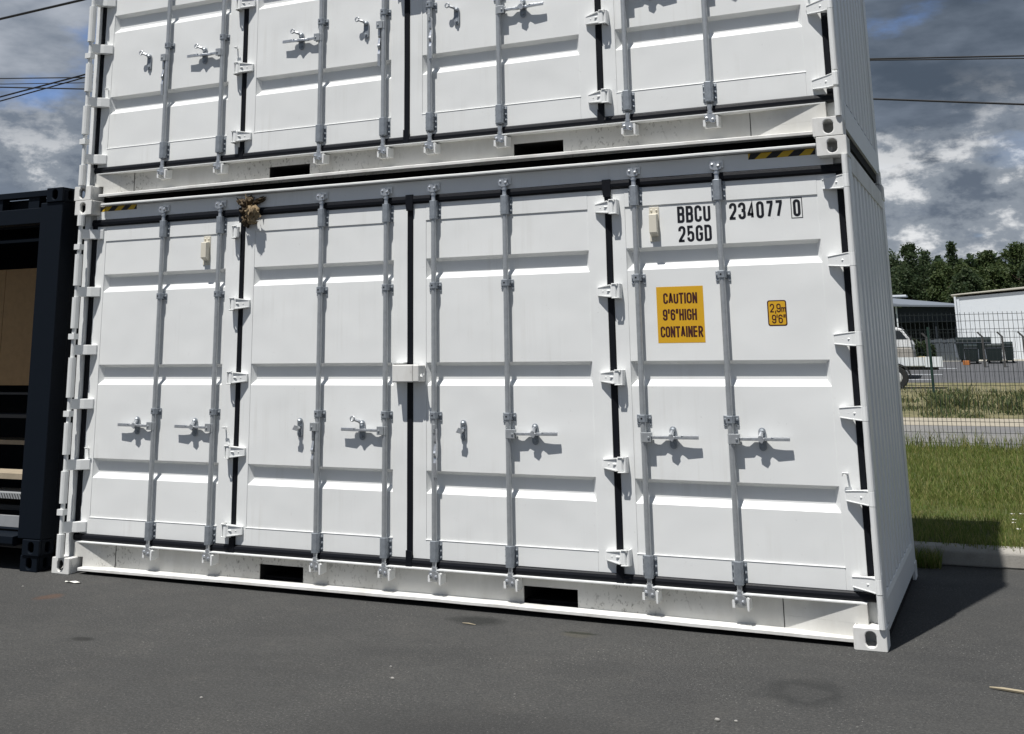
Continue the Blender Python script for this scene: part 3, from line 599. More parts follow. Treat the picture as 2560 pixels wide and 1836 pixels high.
        for k in (0, 1):
            i = 2 * d + k; xb = XB[i]; st = cfg[i]; left = d < 2; s = -1 if left else 1
            b = MB(); b.tube([(0, 0, .30), (0, 0, 2.68)], .0185, 14, False); put('locking_bar', b.mesh('locking_bar', 'galvanised', True), door, (xb, YB, 0))
            for z in (1.219, 2.097):
                put('bar_clamp', mesh['clamp'], door, (xb, YB, dz(z)), bevel=.002); put('grease_hole', mesh['clamp_hole'], door, (xb, YB, dz(z)))
            put('bar_bracket', mesh['bracket'], door, (xb, YB, 2.628), bevel=.002); put('bar_bracket', mesh['bracket'], door, (xb, YB, .342 + (.03 if up else 0)), bevel=.002)
            put('bar_cam', mesh['cam'], door, (xb, YB, 2.72)); put('bar_cam', mesh['cam'], door, (xb, YB, .256), (0, R(180), 0))
            zh = 1.108 + (.022 if up else 0) + .003 * math.sin(i * 5)
            lx = xb + s * (.182 if st[0] == 'H' else .205 if s > 0 else -.0)
            if st == 'H': lx = xb + s * .182
            elif st[0] == 'H': lx = xb + s * .195
            else: lx = xb + (s * .21 if d != 1 else -.165)
            if st[0] == 'H':
                put('handle_hub', mesh['hub'], door, (xb, YB, zh), scale=(s, 1, 1), bevel=.002)
                put('handle', mesh['handle'], door, (xb + s * .035, YB, zh), (0, R(-s * (.5 if not up else .5)), 0), (s, 1, 1), bevel=.002)
            else:
                hs = -1 if st[1] == 'l' else 1
                put('handle_hub', mesh['hub'], door, (xb, YB, zh + .02), scale=(hs * (1 if hs < 0 else .3), 1, 1), bevel=.002)
                put('handle', mesh['handle'], door, (xb + hs * (.037 if hs < 0 else .014), YB - (.012 if hs > 0 else 0), zh + .018), (0, R(90), 0), (1, 1, 1), bevel=.002)
            put('handle_latch', mesh['latch'], door, (lx, YD - .0025, zh + (.0 if st[0] == 'H' else .012)), bevel=.0015)
            hk = {'H': 'hook_down', 'Hu': 'hook_up', 'Dl': 'hook_mid', 'Dr': 'hook_mid', 'Dlu': 'hook_up', 'Dru': 'hook_up'}[st]
            put('latch_hook', mesh[hk], door, (lx, YD - .003, zh + (0 if st[0] == 'H' else .012)))
        # hinges
        if d == 0:
            for z in hz: put('hinge', mesh['arm'], door, (0, 0, z), bevel=.004)
            for z in fz: put('hinge_knuckle', mesh['knuckle'], door, (sh(1.572), YD - .002, z), scale=(-1, 1, 1), bevel=.003)
            put('tie_hook', mesh['tie'], door, (.150, YD - .002, .925 if not up else .95)); put('tie_hook', mesh['tie'], door, (1.475, YD - .002, 1.105 if not up else 1.145))
        if d == 1:
            for i, z in enumerate(fz):
                if not (not up and i == 4): put('hinge_leaf', mesh['leaf'], door, (sh(1.572), YD - .002, z), scale=(-1, 1, 1), bevel=.004)
        if d == 2:
            for z in fz: put('hinge_leaf', mesh['leaf'], door, (sh(4.512), YD - .002, z), bevel=.004)
        if d == 3:
            for z in fz: put('hinge_knuckle', mesh['knuckle'], door, (sh(4.512), YD - .002, z), bevel=.003)
            for z in hz: put('hinge', mesh['arm_ribbed'], door, (LX, 0, z), scale=(-1, 1, 1), bevel=.003)
            put('tie_hook', mesh['tie'], door, (5.900, YD - .002, .925), scale=(-1, 1, 1))
        if not up and d in (0, 3): put('air_vent', mesh['vent'], door, (1.232 if d == 0 else 4.820, YD + .003 - .0005, 2.438), bevel=.003)
        if d == 2:
            b = MB(); b.box(2.945, 3.105, .060, .150, 1.440, 1.558); b.prism([(3.1055, .062), (3.148, .068), (3.152, .166), (3.1055, .166)], 'z', 1.442, 1.556)
            put('lock_box', b.mesh('lock_box', 'white_paint_cast'), door, (0, 0, dz(1.5) - 1.5), bevel=.007)
            b = MB(); b.tube([(3.150, .10, 1.495), (3.158, .085, 1.478), (3.172, .085, 1.476), (3.18, .085, 1.495)], .006, 6); put('padlock_hook', b.mesh('padlock_hook', 'white_paint_dull'), door, (0, 0, dz(1.5) - 1.5))
        if d == 1:
            b = MB(); b.box(2.930, 3.008, .110, .1675, 1.436, 1.444); b.box(2.930, 3.008, .110, .1675, 1.566, 1.574); b.box(2.922, 2.9295, .106, .1675, 1.436, 1.574)
            put('lock_bracket', b.mesh('lock_bracket', 'white_paint_dull'), door, (0, 0, dz(1.5) - 1.5))
    return T

cfg_low = ['H', 'H', 'Dl', 'Hu', 'Dr', 'H', 'H', 'H']
cfg_up = ['Dlu', 'Hu', 'Hu', 'Dlu', 'Dru', 'H', 'H', 'H']
lower = container((0, 0, 0), 0, 'lower white side opening container standing on the asphalt, with yellow caution sign', cfg_low, False, 1.3)
upper = container((-.015, 0, HZ + .002), 0, 'upper white container stacked on top of the other, cut off by the photo edge', cfg_up, True, 6.1)
# hazard tapes on the header of the lower container
for x0, x1 in ((.108, .516), (5.448, 5.858)):
    b = MB(); b.box(x0, x1, .1568, .1575, 2.809, 2.8475); tp = b.build('hazard_tape', 'tape_yellow', lower)
    b = MB(); w = .068; xx = x0 - .03; k = 0
    while xx < x1:
        p4 = [(xx, 2.8092), (xx + w, 2.8092), (xx + w + .045, 2.8473), (xx + .045, 2.8473)]
        p4 = [(min(max(x, x0), x1), z) for x, z in p4]
        if p4[1][0] - p4[0][0] > .004: b.add([(x, .1563, z) for x, z in p4], [(0, 1, 2, 3)])
        xx += w * 2
    b.build('black_stripe', 'sign_black', tp)
# lettering and signs on the right-hand door of the lower container
yt = YD + .0016
def letters(fn, name, mat, parent):
    b = MB(); fn(b); return b.build(name, mat, parent, fix=False)
letters(lambda b: text(b, 'BBCU', 4.972, 2.438, .0465, .106, .0165, yt, .0095), 'code_lettering', 'letter_black', lower)
letters(lambda b: text(b, '25GD', 4.974, 2.313, .0465, .104, .0165, yt, .0095), 'type_lettering', 'letter_black', lower)
def num(b):
    text(b, '234077', 5.306, 2.438, .0465, .106, .0165, yt, .0098); text(b, '0', 5.699, 2.436, .044, .106, .0165, yt, 0)
    stroke(b, [(5.688, 2.427), (5.753, 2.427), (5.753, 2.552), (5.688, 2.552), (5.688, 2.427)], .0045, yt)
letters(num, 'number_lettering', 'letter_black', lower)
b = MB(); b.box(4.811, 5.113, YD + .0012, YD + .0026, 1.682, 2.034); cs = b.build('caution_sign', 'sign_yellow', lower); cs['label'] = 'yellow caution sign for high container'
yc = YD + .0006
letters(lambda b: text(b, 'CAUTION', 4.855, 1.926, .0305, .068, .0112, yc, .0032, {'I': .42, 'O': 1.12}, .3), 'caution_lettering', 'sign_maroon', cs)
letters(lambda b: text(b, "9'6\"HIGH", 4.848, 1.822, .0305, .070, .0112, yc, .0030, {"'": .45, '"': .62, 'I': .42}, .3), 'caution_lettering', 'sign_maroon', cs)
letters(lambda b: text(b, 'CONTAINER', 4.829, 1.717, .0298, .068, .0110, yc, .0026, {'I': .42}, .3), 'caution_lettering', 'sign_maroon', cs)
def rrect(x0, x1, z0, z1, r): return arc(x1 - r, z1 - r, r, r, 0, 90, 4) + arc(x0 + r, z1 - r, r, r, 90, 180, 4) + arc(x0 + r, z0 + r, r, r, 180, 270, 4) + arc(x1 - r, z0 + r, r, r, 270, 360, 4)
b = MB(); b.prism(rrect(5.504, 5.619, 1.775, 1.930, .014), 'y', YD + .0012, YD + .0026); hs = b.build('height_sign', 'sign_maroon', lower); hs['label'] = 'small yellow height sign with dark rim'
b = MB(); b.prism(rrect(5.511, 5.612, 1.782, 1.923, .009), 'y', YD + .0005, YD + .0011); b.build('sign_face', 'sign_yellow', hs)
def hgt(b):
    y = YD - .0002
    x = text(b, '2', 5.520, 1.857, .026, .052, .0068, y, .003, {}, .3); x = text(b, ',', x, 1.857, .009, .05, .0062, y, .001); x = text(b, '9', x, 1.857, .026, .052, .0068, y, .003, {}, .3); text(b, 'm', x, 1.857, .027, .046, .0055, y, 0)
    x = text(b, '9', 5.528, 1.791, .026, .052, .0068, y, .002, {}, .3); x = text(b, "'", x, 1.791, .010, .052, .006, y, .001); x = text(b, '6', x, 1.791, .026, .052, .0068, y, .003, {}, .3); text(b, '"', x, 1.791, .018, .052, .0055, y, 0)
letters(hgt, 'height_lettering', 'sign_maroon', hs)

# ------------------------------------------------------------------ the dark container at the left
def dark():
    T = thing('open_container', (0, 0, 0), 'dark navy container with open side and boarded interior at left edge', 'shipping container')
    X1, X0, Z0, Z1 = -.140, -6.20, .120, 3.018; cm = mesh['casting_navy']
    for x, s in ((X1, -1), (X0, 1)):
        for y, sy in ((0, 1), (2.438, -1)):
            for z in (Z0, Z1 - .118): put('corner_casting', cm, T, (x, y, z), (0, 0, 0), (s, sy, 1), bevel=.009)
            put('corner_foot', cm, T, (x - s * -.02 if s < 0 else x + .02, y + sy * .01, 0.001), (0, 0, 0), (s, sy, 1), bevel=.009)
            b = MB(); xa, xb_ = sorted((x + s * .004, x + s * .245)); ya, yb = sorted((y + sy * .012, y + sy * .16)); b.box(xa, xb_, ya, yb, Z0 + .1185, Z1 - .1185); b.build('corner_post', 'navy_paint', T, bevel=.008)
    for y0, y1 in ((.03, .13), (2.30, 2.42)):
        b = MB(); b.box(X0 + .18, X1 - .18, y0, y1, Z1 - .055, Z1 - .008); b.build('top_rail', 'navy_paint', T)
        b = MB(); b.box(X0 + .246, X1 - .246, y0 - .01, y1, Z1 - .285, Z1 - .155); b.build('header_beam', 'navy_paint', T, bevel=.005)
    b = MB(); b.box(X0 + .18, X1 - .18, .135, .145, Z1 - .30, Z1 - .06); b.build('light_stop_plate', 'navy_paint', T)  # added plate that stops light leaking through the slot above the header beam
    for i in range(14):
        b = MB(); b.box(X1 - .30 - i * .42, X1 - .42 - i * .42, .045, .12, Z1 - .154, Z1 - .056); b.build('spacer_block', 'navy_paint', T)
    b = MB(); b.box(X0 + .19, X1 - .19, .131, 2.29, Z1 - .075, Z1 - .06); b.build('roof', 'navy_paint', T)
    b = MB(); b.box(X1 - .02, X1 - .012, .165, 2.27, Z0 + .1, Z1 - .06); b.build('end_wall', 'navy_paint', T)
    b = MB(); b.box(X0 + .012, X0 + .02, .165, 2.27, Z0 + .1, Z1 - .06); b.build('end_wall', 'navy_paint', T)
    b = MB(); b.box(X0 + .2, X1 - .2, 2.31, 2.33, Z0, Z1 - .06); b.build('rear_wall', 'navy_paint', T)
    b = MB(); b.box(X0 + .18, X1 - .18, .10, 2.3, .15, .19); b.build('floor', 'dark_board', T)
    # boarded interior: plywood sheets above, stepped boards below
    for i in range(5):
        x = X1 - .25 - i * 1.1; b = MB(); b.box(x - 1.095, x, .72, .738, 1.395, 2.435); b.build('plywood_sheet', 'plywood', T)
    steps = [(1.315, .70, .018, 'dark_board'), (1.115, .66, .03, 'dark_board'), (.865, .92, .038, 'deck_board'), (.640, .34, .045, 'deck_board'), (.490, .30, .045, 'tread_plate'), (.385, .40, .04, 'dark_board')]
    for z, y, h, mt in steps:
        b = MB(); b.box(X0 + .3, X1 - .2, y, y + .30, z, z + h); b.build('step_board', mt, T)
        if mt == 'tread_plate':
            b = MB(); xx = X1 - .22
            while xx > -2.0: b.prism([(xx, z + .004), (xx - .008, z + .004), (xx - .03, z + h - .004), (xx - .022, z + h - .004)], 'y', y - .004, y - .0005); xx -= .03
            o = b.build('tread_ridge', 'dark_board', T)
    b = MB(); b.box(X0 + .3, X1 - .262, .13, .16, .30, .385); b.build('kick_board', 'tread_plate', T)
    b = MB(); b.prism([(-.02, .255), (.30, .275), (.30, .20), (.0, .18), (-.02, .20)], 'x', X0 + .3, X1 - .262); b.build('step_platform', 'navy_paint', T, bevel=.004)
dark()

# ------------------------------------------------------------------ dried leaves caught on the hinge
def crumple(sx, sz, bend, seed, n=7):
    b = MB(); vs = []
    for j in range(n + 1):
        for i in range(n + 1):
            u, v = i / n * 2 - 1, j / n * 2 - 1
            wv = 1 - .55 * abs(v) ** 1.5 + .22 * math.sin(v * 9 + seed); q = Vector((u * 1.7 + seed, v * 1.7, seed))
            vs.append((u * sx * wv + .25 * sx * mnoise.noise(q * 1.3), bend * (u * u + .5 * v * v) + .030 * mnoise.noise(q * 1.6) + .014 * mnoise.noise(q * 4), v * sz + .2 * sz * mnoise.noise(q + Vector((5, 1, 2)))))
    b.add(vs, [(j * (n + 1) + i, j * (n + 1) + i + 1, (j + 1) * (n + 1) + i + 1, (j + 1) * (n + 1) + i) for j in range(n) for i in range(n)]); return b
lf = thing('dried_leaves', (1.65, .105, 2.68), 'clump of dry brown leaves caught above the top fold hinge', 'dead leaves')
for k, (x, y, z, sx, sz, rx, ry, rz, mt) in enumerate(((.030, -.015, .000, .072, .078, 10, 18, -12, 'dry_leaf'), (.074, -.042, .050, .040, .036, -35, 10, 20, 'dry_leaf'), (-.060, .0, .112, .066, .026, -20, 32, 0, 'dry_leaf_dark'), (.092, .01, .108, .062, .022, 15, -24, 10, 'dry_leaf_dark'), (.0, .0, .112, .042, .050, 30, 80, 40, 'dry_leaf_dark'), (-.012, .005, -.05, .030, .050, 12, -20, 30, 'dry_leaf_dark'), (.058, -.02, -.050, .034, .026, 40, 25, 0, 'dry_leaf'), (-.020, .02, .05, .052, .055, 20, 60, 50, 'dry_leaf_dark'))):
    put('leaf', crumple(sx, sz, .03, k * 2.3 + 1, 10).mesh('leaf', mt, True, False), lf, (x, y, z), (R(rx), R(ry), R(rz)))
put('stalk', MB().tube([(0, .0, .06), (.0, -.02, .12), (-.006, -.02, .168)], .0035, 5).mesh('stalk', 'dry_leaf'), lf)

# ------------------------------------------------------------------ litter on the asphalt
b = MB(); b.add([(-.07, 0, .004), (-.02, -.012, .014), (.03, -.008, .006), (.08, .004, .012), (.07, .02, .005), (.02, .018, .015), (-.03, .022, .005), (-.075, .012, .010)], [(0, 1, 6, 7), (1, 2, 5, 6), (2, 3, 4, 5)])
tag(b.build('paper_scrap', 'paper', loc=(.41, -.20, 0), fix=False), 'white paper scrap on the asphalt near the left corner casting', 'litter')
tag(MB().tube([(-.09, .02, .008), (-.03, .006, .010), (.06, -.012, .009), (.17, -.04, .008)], [.004, .008, .009, .007], 6).build('stick', 'straw', loc=(6.66, -.50, 0)), 'dry stick lying on the asphalt at the right edge', 'stick')
tag(MB().tube([(-.045, .008, .006), (0, 0, .008), (.05, -.006, .005)], [.002, .004, .002], 5).build('twig', 'straw', loc=(3.66, -.25, 0)), 'short straw twig on the dark stain beside the sill', 'twig')
for k, (x, y, r, lab) in enumerate(((3.81, -1.49, .013, 'pale pebble, the larger of two in mid asphalt'), (3.69, -1.29, .009, 'small pale pebble behind the larger one in mid asphalt'), (5.47, -1.50, .016, 'largest pale stone on the asphalt, left of the round oil stain'), (5.55, -1.48, .010, 'flat pale chip just right of the largest stone'), (3.12, -2.15, .010, 'white pebble on the asphalt nearest the bottom edge at left'), (.18, -.45, .010, 'tiny white pebble by the rust stain'))):
    r *= .72; b = MB(); b.sphere((0, 0, r * .5), r, 7, 5, (1.2, .9, .65))
    b.v = [tuple(Vector(v) * (1 + .25 * mnoise.noise(Vector(v) * 90 + Vector((k, 0, 0))))) for v in b.v]
    tag(b.build('pebble', 'stone', loc=(x, y, 0)), lab, 'pebble', 'pebbles on the asphalt')

# ------------------------------------------------------------------ grass and weeds
def blades(name, mat, regions, seed, label=None):
    rnd = random.Random(seed); V = []; F = []
    for (x0, x1, y0, y1, n, h0, h1, w, zf, dens) in regions:
        for _ in range(n):
            y = y0 + (y1 - y0) * rnd.random() ** 1.15; x = rnd.uniform(x0, x1)
            if dens and mnoise.noise(Vector((x * dens, y * dens * .6, seed))) < -.02 + rnd.uniform(-.2, .2): continue
            h = rnd.uniform(h0, h1) * (1 + .5 * mnoise.noise(Vector((x * 1.7, y * 1.7, 4)))); a = rnd.uniform(0, 6.283); l = h * rnd.uniform(.1, .75); ww = w * rnd.uniform(.6, 1.3)
            dx, dy = math.cos(a), math.sin(a); b_ = rnd.uniform(0, 6.283); ex, ey = math.cos(b_) * ww, math.sin(b_) * ww; z = zf(y); o = len(V)
            V += [(x - ex, y - ey, z), (x + ex, y + ey, z), (x + dx * l * .35 + ex * .7, y + dy * l * .35 + ey * .7, z + h * .6), (x + dx * l * .35 - ex * .7, y + dy * l * .35 - ey * .7, z + h * .6), (x + dx * l, y + dy * l, z + h)]
            F += [(o, o + 1, o + 2, o + 3), (o + 3, o + 2, o + 4)]
    b = MB(); b.v = V; b.f = F; return tag(b.build(name, mat, fix=False), kind='stuff')
zg = lambda y: .12
blades('grass', 'grass_blade', [(4.8, 8.2, 3.22, 6.5, 24000, .03, .095, .0030, zg, 0), (4.4, 8.6, 6.0, 13.3, 28000, .045, .13, .005, zg, 0), (4.8, 8.4, 3.08, 3.4, 1800, .04, .12, .0035, zg, 2.2), (4.9, 7.6, 12.4, 13.6, 500, .15, .35, .006, zg, 0), (-9, 4.8, 3.3, 13, 6000, .08, .2, .008, zg, 0), (8.2, 14, 3.3, 13, 6000, .08, .2, .008, zg, 0), (5.86, 6.20, 2.80, 3.15, 700, .05, .16, .004, lambda y: 0.0, 0), (6.2, 8.0, 3.02, 3.2, 500, .03, .09, .0035, lambda y: .12, 0)], 11)
blades('weeds', 'weed_leaf', [(.5, 12, 25.2, 31, 11000, .05, .15, .014, gz, .6), (.5, 12, 28, 38, 5000, .06, .24, .022, gz, .7), (4.5, 5.5, 31, 35, 1100, .10, .42, .024, gz, 0), (6.5, 7.1, 30, 33, 500, .10, .36, .022, gz, 0), (.5, 12, 37, 50, 6000, .06, .2, .024, gz, .5), (5.50, 5.68, 31.8, 32.2, 40, .5, 1.1, .014, gz, 0), (7, 9, 31, 35, 500, .15, .6, .02, gz, 0)], 23)
# white flowers near the kerb
fb = MB()
for k in range(9):
    x, y = 6.70 + random.random() * .4, 3.4 + random.random() * 1.3; z = .2 + random.random() * .06
    for a in range(5): fb.add([(x, y, z), (x + .012 * math.cos(a * 1.26 - .4), y + .02 * math.sin(a * 1.26 - .4), z + .008), (x + .017 * math.cos(a * 1.26), y + .017 * math.sin(a * 1.26), z + .004), (x + .02 * math.cos(a * 1.26 + .4), y + .02 * math.sin(a * 1.26 + .4), z + .008)], [(0, 1, 2, 3)])
tag(fb.build('flowers', 'paper', fix=False), kind='stuff')

# ------------------------------------------------------------------ near mesh fence
F1 = thing('mesh_fence', (0, 13.25, 0), 'thin wire mesh panel fence along the back of the grass strip', 'fence')
zp = [.06, .22, .30, .38, .95, 1.03, 1.11, 1.70, 1.78, 1.86, 2.27]; off = [0, 0, -.03, 0, 0, -.03, 0, 0, -.03, 0, 0]
vw = MB().tube([(0, o, z) for o, z in zip(off, zp)], .0050, 4).mesh('vertical_wire', 'wire_dark')
x = 1.2
while x < 9.6: put('vertical_wire', vw, F1, (x, 0, 0)); x += .0695
hwm = MB().tube([(1.2, 0, 0), (9.6, 0, 0)], .0050, 4).mesh('horizontal_wire', 'wire_dark')
for z, o in ((.10, 0), (.22, 0), (.38, 0), (.55, 0), (1.11, 0), (1.86, 0), (2.00, 0), (2.13, 0), (2.235, 0)): put('horizontal_wire', hwm, F1, (0, o - .004, z))
pm = MB().box(-.03, .03, .006, .046, .0, 2.3).mesh('fence_post', 'fence_green')
for x in (1.2, 3.7, 8.7): put('fence_post', pm, F1, (x, 0, 0))
# far fence with green posts
F2 = thing('green_fence', (0, 45, 0), 'dark green post and wire fence between the weeds and car park', 'fence')
pm = MB().box(-.055, .055, -.03, .03, 0, 2.75).mesh('fence_post', 'fence_green')
for x in (-4.0, 0.0, 3.99, 8.0): put('fence_post', pm, F2, (x, 0, 0))
wm = MB(); x = -2.0
while x < 13: wm.box(x - .004, x + .004, -.004, .004, .05, 2.62 + .05 * math.sin(x * 40)); x += .115
for z in (.1, .9, 1.7, 2.5): wm.box(-2, 13, -.005, .005, z, z + .012)
tag(wm.build('wire_mesh', 'wire_dark', F2), kind='stuff')

# ------------------------------------------------------------------ beyond the fences: trailer, pickup, bins, hoarding, buildings
def trailer():
    T = thing('flatbed_trailer', (0, 53.2, 0), 'white flatbed trailer with low side boards behind the green fence', 'trailer')
    MB().box(-3.2, 4.02, -.8, .9, 1.06, 1.16).build('bed', 'steel_white', T)
    MB().box(-3.2, 3.30, -.86, -.82, 1.10, 1.50).build('side_board', 'steel_white', T); MB().box(3.32, 4.11, -.9, -.862, 1.04, 1.52).build('end_board', 'steel_white', T)
    MB().box(-3.2, 3.9, -.7, -.6, .90, 1.055).build('chassis', 'tyre', T)
    for x in (1.98, .55):
        b = MB(); b.tube([(x, -.95, .55), (x, -.70, .55)], .55, 18); w = b.build('wheel', 'tyre', T, bevel=.05)
        MB().tube([(x, -.965, .55), (x, -.93, .55)], [.24, .34], 14).build('rim', 'rim', w)
    MB().prism([(1.98 + .68 * math.cos(R(a)), .55 + .68 * math.sin(R(a))) for a in range(10, 171, 16)] + [(1.98 + .62 * math.cos(R(a)), .55 + .62 * math.sin(R(a))) for a in range(170, 9, -16)], 'y', -.98, -.68).build('mudguard', 'tyre', T)
trailer()
def van():
    T = thing('white_van', (0, 60, gz(60)), 'front of a white van facing right, half hidden behind the container edge', 'van')
    b = MB(); b.prism([(-2.8, .45), (2.30, .45), (2.42, .75), (2.40, 1.45), (2.36, 1.62), (-2.8, 1.62)], 'y', -.95, .95); b.build('body', 'car_body', T, bevel=.05)
    b = MB(); b.prism([(-2.8, 1.621), (2.36, 1.621), (2.40, 1.80), (2.26, 2.10), (1.90, 2.62), (1.70, 2.70), (-2.8, 2.72)], 'y', -.93, .93); b.build('upper_body', 'car_white', T, bevel=.05)
    MB().prism([(.9, 2.08), (2.14, 2.08), (1.82, 2.52), (.9, 2.56)], 'y', -.942, -.932).build('side_window', 'glass_dark', T)
    MB().prism([(2.275, 2.115), (2.235, 2.115), (1.90, 2.585), (1.94, 2.59)], 'y', -.80, .80).build('windscreen', 'glass_dark', T)
    MB().box(1.2, 1.86, -.7, .7, 2.705, 2.74).build('roof_rack', 'tyre', T)
    MB().prism([(2.28, 1.64), (2.44, 1.60), (2.42, 1.80), (2.30, 1.86)], 'y', -.955, -.55).build('headlight', 'car_white', T)
    MB().box(2.28, 2.40, -1.12, -.96, 2.0, 2.25).build('mirror', 'tyre', T)
    for x in (1.55, -1.9):
        w = MB().tube([(x, -.99, .36), (x, -.75, .36)], .36, 16).build('wheel', 'tyre', T); MB().tube([(x, -1.0, .36), (x, -.98, .36)], .2, 12).build('rim', 'rim', w)
van()
def hoarding():
    T = thing('board_hoarding', (0, 76, gz(76)), 'weathered grey board hoarding left of the bins', 'fence')
    pm = [MB().box(0, .235, -.015 - .01 * k, .015, .02, 1.42 + .03 * k).mesh('board', 'hoarding') for k in range(3)]
    for i in range(9): put('board', pm[i * 7 % 3], T, (2.42 + i * .245, 0, 0))
    MB().box(2.4, 4.65, -.05, -.03, 1.24, 1.33).build('rail', 'hoarding', T)
hoarding()
def bin_(x, y, w, h, label, lid):
    T = thing('waste_bin', (x, y, gz(y)), label, 'waste bin', 'dark green waste bins by the white building')
    b = MB(); b.prism([(-w * .44, .16), (w * .44, .16), (w * .5, h * .86), (-w * .5, h * .86)], 'y', -.45, .45); b.build('body', 'bin_green', T, bevel=.03)
    b = MB(); b.prism([(-.48, h * .865), (-.46, h * 1.0), (-.15, h * 1.1), (.3, h * 1.08), (.48, h * .865)], 'x', -w * .5, w * .5)
    l = b.build('lid', 'bin_green', T, bevel=.02)
    if lid: l.rotation_euler = (R(-8), 0, 0)
    MB().box(-w * .5, w * .5, -.47, -.452, h * .845, h * .87).build('rim', 'barn_roof', T)
    for sx in (-1, 1): MB().tube([(sx * w * .36, -.35, .085), (sx * w * .36, -.28, .085)], .085, 10).build('wheel', 'tyre', T)
    for sx in (-1, 1): MB().prism([(sx * w * .47, .3), (sx * w * .53, .3), (sx * w * .56, h * .8), (sx * w * .52, h * .8)], 'y', -.42, -.38).build('handle', 'barn_roof', T)
bin_(4.97, 70.6, .78, 1.12, 'narrow dark green wheeled bin, leftmost of the bins before the white building', 0)
bin_(6.25, 70.9, .92, 1.10, 'wide dark green wheeled bin with a pale rim, between the two bent posts', 1)
bin_(7.08, 71.2, .50, 1.18, 'small black bin at the right end of the row of bins', 0)
bin_(5.11, 72.6, 2.05, 1.42, 'large open dark green skip standing behind the wheeled bins', 0)
for k, (x, lab) in enumerate(((5.72, 'leftmost dark bent top fence post in front of the bins'), (6.78, 'middle dark bent top fence post, right of the wide bin'), (7.88, 'rightmost dark bent top fence post against the white wall'), (2.65, 'bent top fence post beside the pickup nose'), (9.0, 'bent top fence post beyond the photo edge'))):
    b = MB(); y = 67.5; b.box(-.055, .055, -.05, .05, 0, 1.80); b.prism([(-.055, 1.77), (.055, 1.802), (-.22, 2.10), (-.29, 2.04)], 'y', -.049, .049)
    tag(b.build('angled_post', 'concrete_post', loc=(x, y, gz(y))), lab, 'fence post', 'bent top posts near the bins')
tag(MB().box(-.2, .2, -.2, .2, 0, .28).build('crate', 'orange_box', loc=(4.67, 69.6, gz(69.6)), bevel=.03), 'small orange crate on the ground before the narrow bin', 'crate')
b = MB(); b.sphere((0, 0, 0), 1, 10, 6, (.9, .7, .42)); b.v = [tuple(Vector(v) * (1 + .35 * mnoise.noise(Vector(v) * 3))) for v in b.v]
hp = b.build('rubble_heap', 'rubble_tan', loc=(2.25, 70, gz(70) + .1)); tag(hp, 'pale sandy heap behind the flatbed trailer', 'heap')
def white_shed():
    T = thing('white_warehouse', (0, 80, gz(80)), 'white clad warehouse with beige roof edge at the right', 'warehouse')
    x0, x1, s = 4.08, 30, .072
    b = MB(); b.prism([(x0, 0), (x1, 0), (x1, 4.30), (17, 4.30 + .07 * (17 - x0)), (x0, 4.30)], 'y', 0, 22); b.build('wall', 'steel_white', T)
    for i in range(26):
        xx = x0 + .9 * i
        if xx < 17: MB().box(xx, xx + .03, -.03, -.001, 0.1, 3.7).build('cladding_rib', 'steel_white', T)
    b = MB(); b.prism([(x0 - .28, 4.42), (17, 4.42 + .072 * (17 - x0 + .28)), (17, 4.66 + .072 * (17 - x0 + .28)), (x0 - .28, 4.50)], 'y', -.16, 22.4); b.build('roof', 'gutter_beige', T, bevel=.03)
    b = MB(); b.prism([(17.001, 4.42 + .072 * 13), (x1 + .3, 4.42), (x1 + .3, 4.6), (17.001, 4.66 + .072 * 13)], 'y', -.16, 22.4); b.build('roof', 'gutter_beige', T)
    b = MB(); b.box(x0 - .10, x0 + .02, -.20, -.10, .1, 4.35); b.build('downpipe', 'steel_white', T)
    b = MB(); b.box(x0, x0 + .22, -.04, -.005, 0, 4.28); b.build('corner_trim', 'steel_white', T)
white_shed()
def barn():
    T = thing('dark_barn', (0, 100, gz(100)), 'long dark blue open barn with grey roof below the trees', 'barn')
    b = MB(); b.box(-16, 3.9, 0, .25, 2.9, 4.2); b.build('wall', 'barn_blue', T); b = MB(); b.box(-16, 3.9, 7, 7.2, 0, 4.2); b.build('rear_wall', 'barn_blue', T)
    b = MB(); b.add([(-16, -.6, 4.95), (4.2, -.6, 4.20), (4.2, 7, 4.55), (-16, 7, 7.0), (-16, -.6, 4.75), (4.2, -.6, 4.06), (4.2, 7, 4.4), (-16, 7, 6.8)], [(0, 1, 2, 3), (4, 7, 6, 5), (0, 4, 5, 1), (1, 5, 6, 2), (2, 6, 7, 3), (3, 7, 4, 0)]); b.build('roof', 'barn_roof', T)
    b = MB(); b.box(-2.6, -.7, 2.6, 4.6, 5.25, 5.4); b.build('roof_light', 'steel_white', T)
    for x in (-5.8, -3.0, 1.6, 3.2): MB().box(x, x + .16, .05, .22, 0, 2.898).build('post', 'barn_blue', T)
    b = MB(); b.box(-1.48, -1.34, -.2, -.05, .2, 4.3); b.build('downpipe', 'steel_white', T); 
barn()

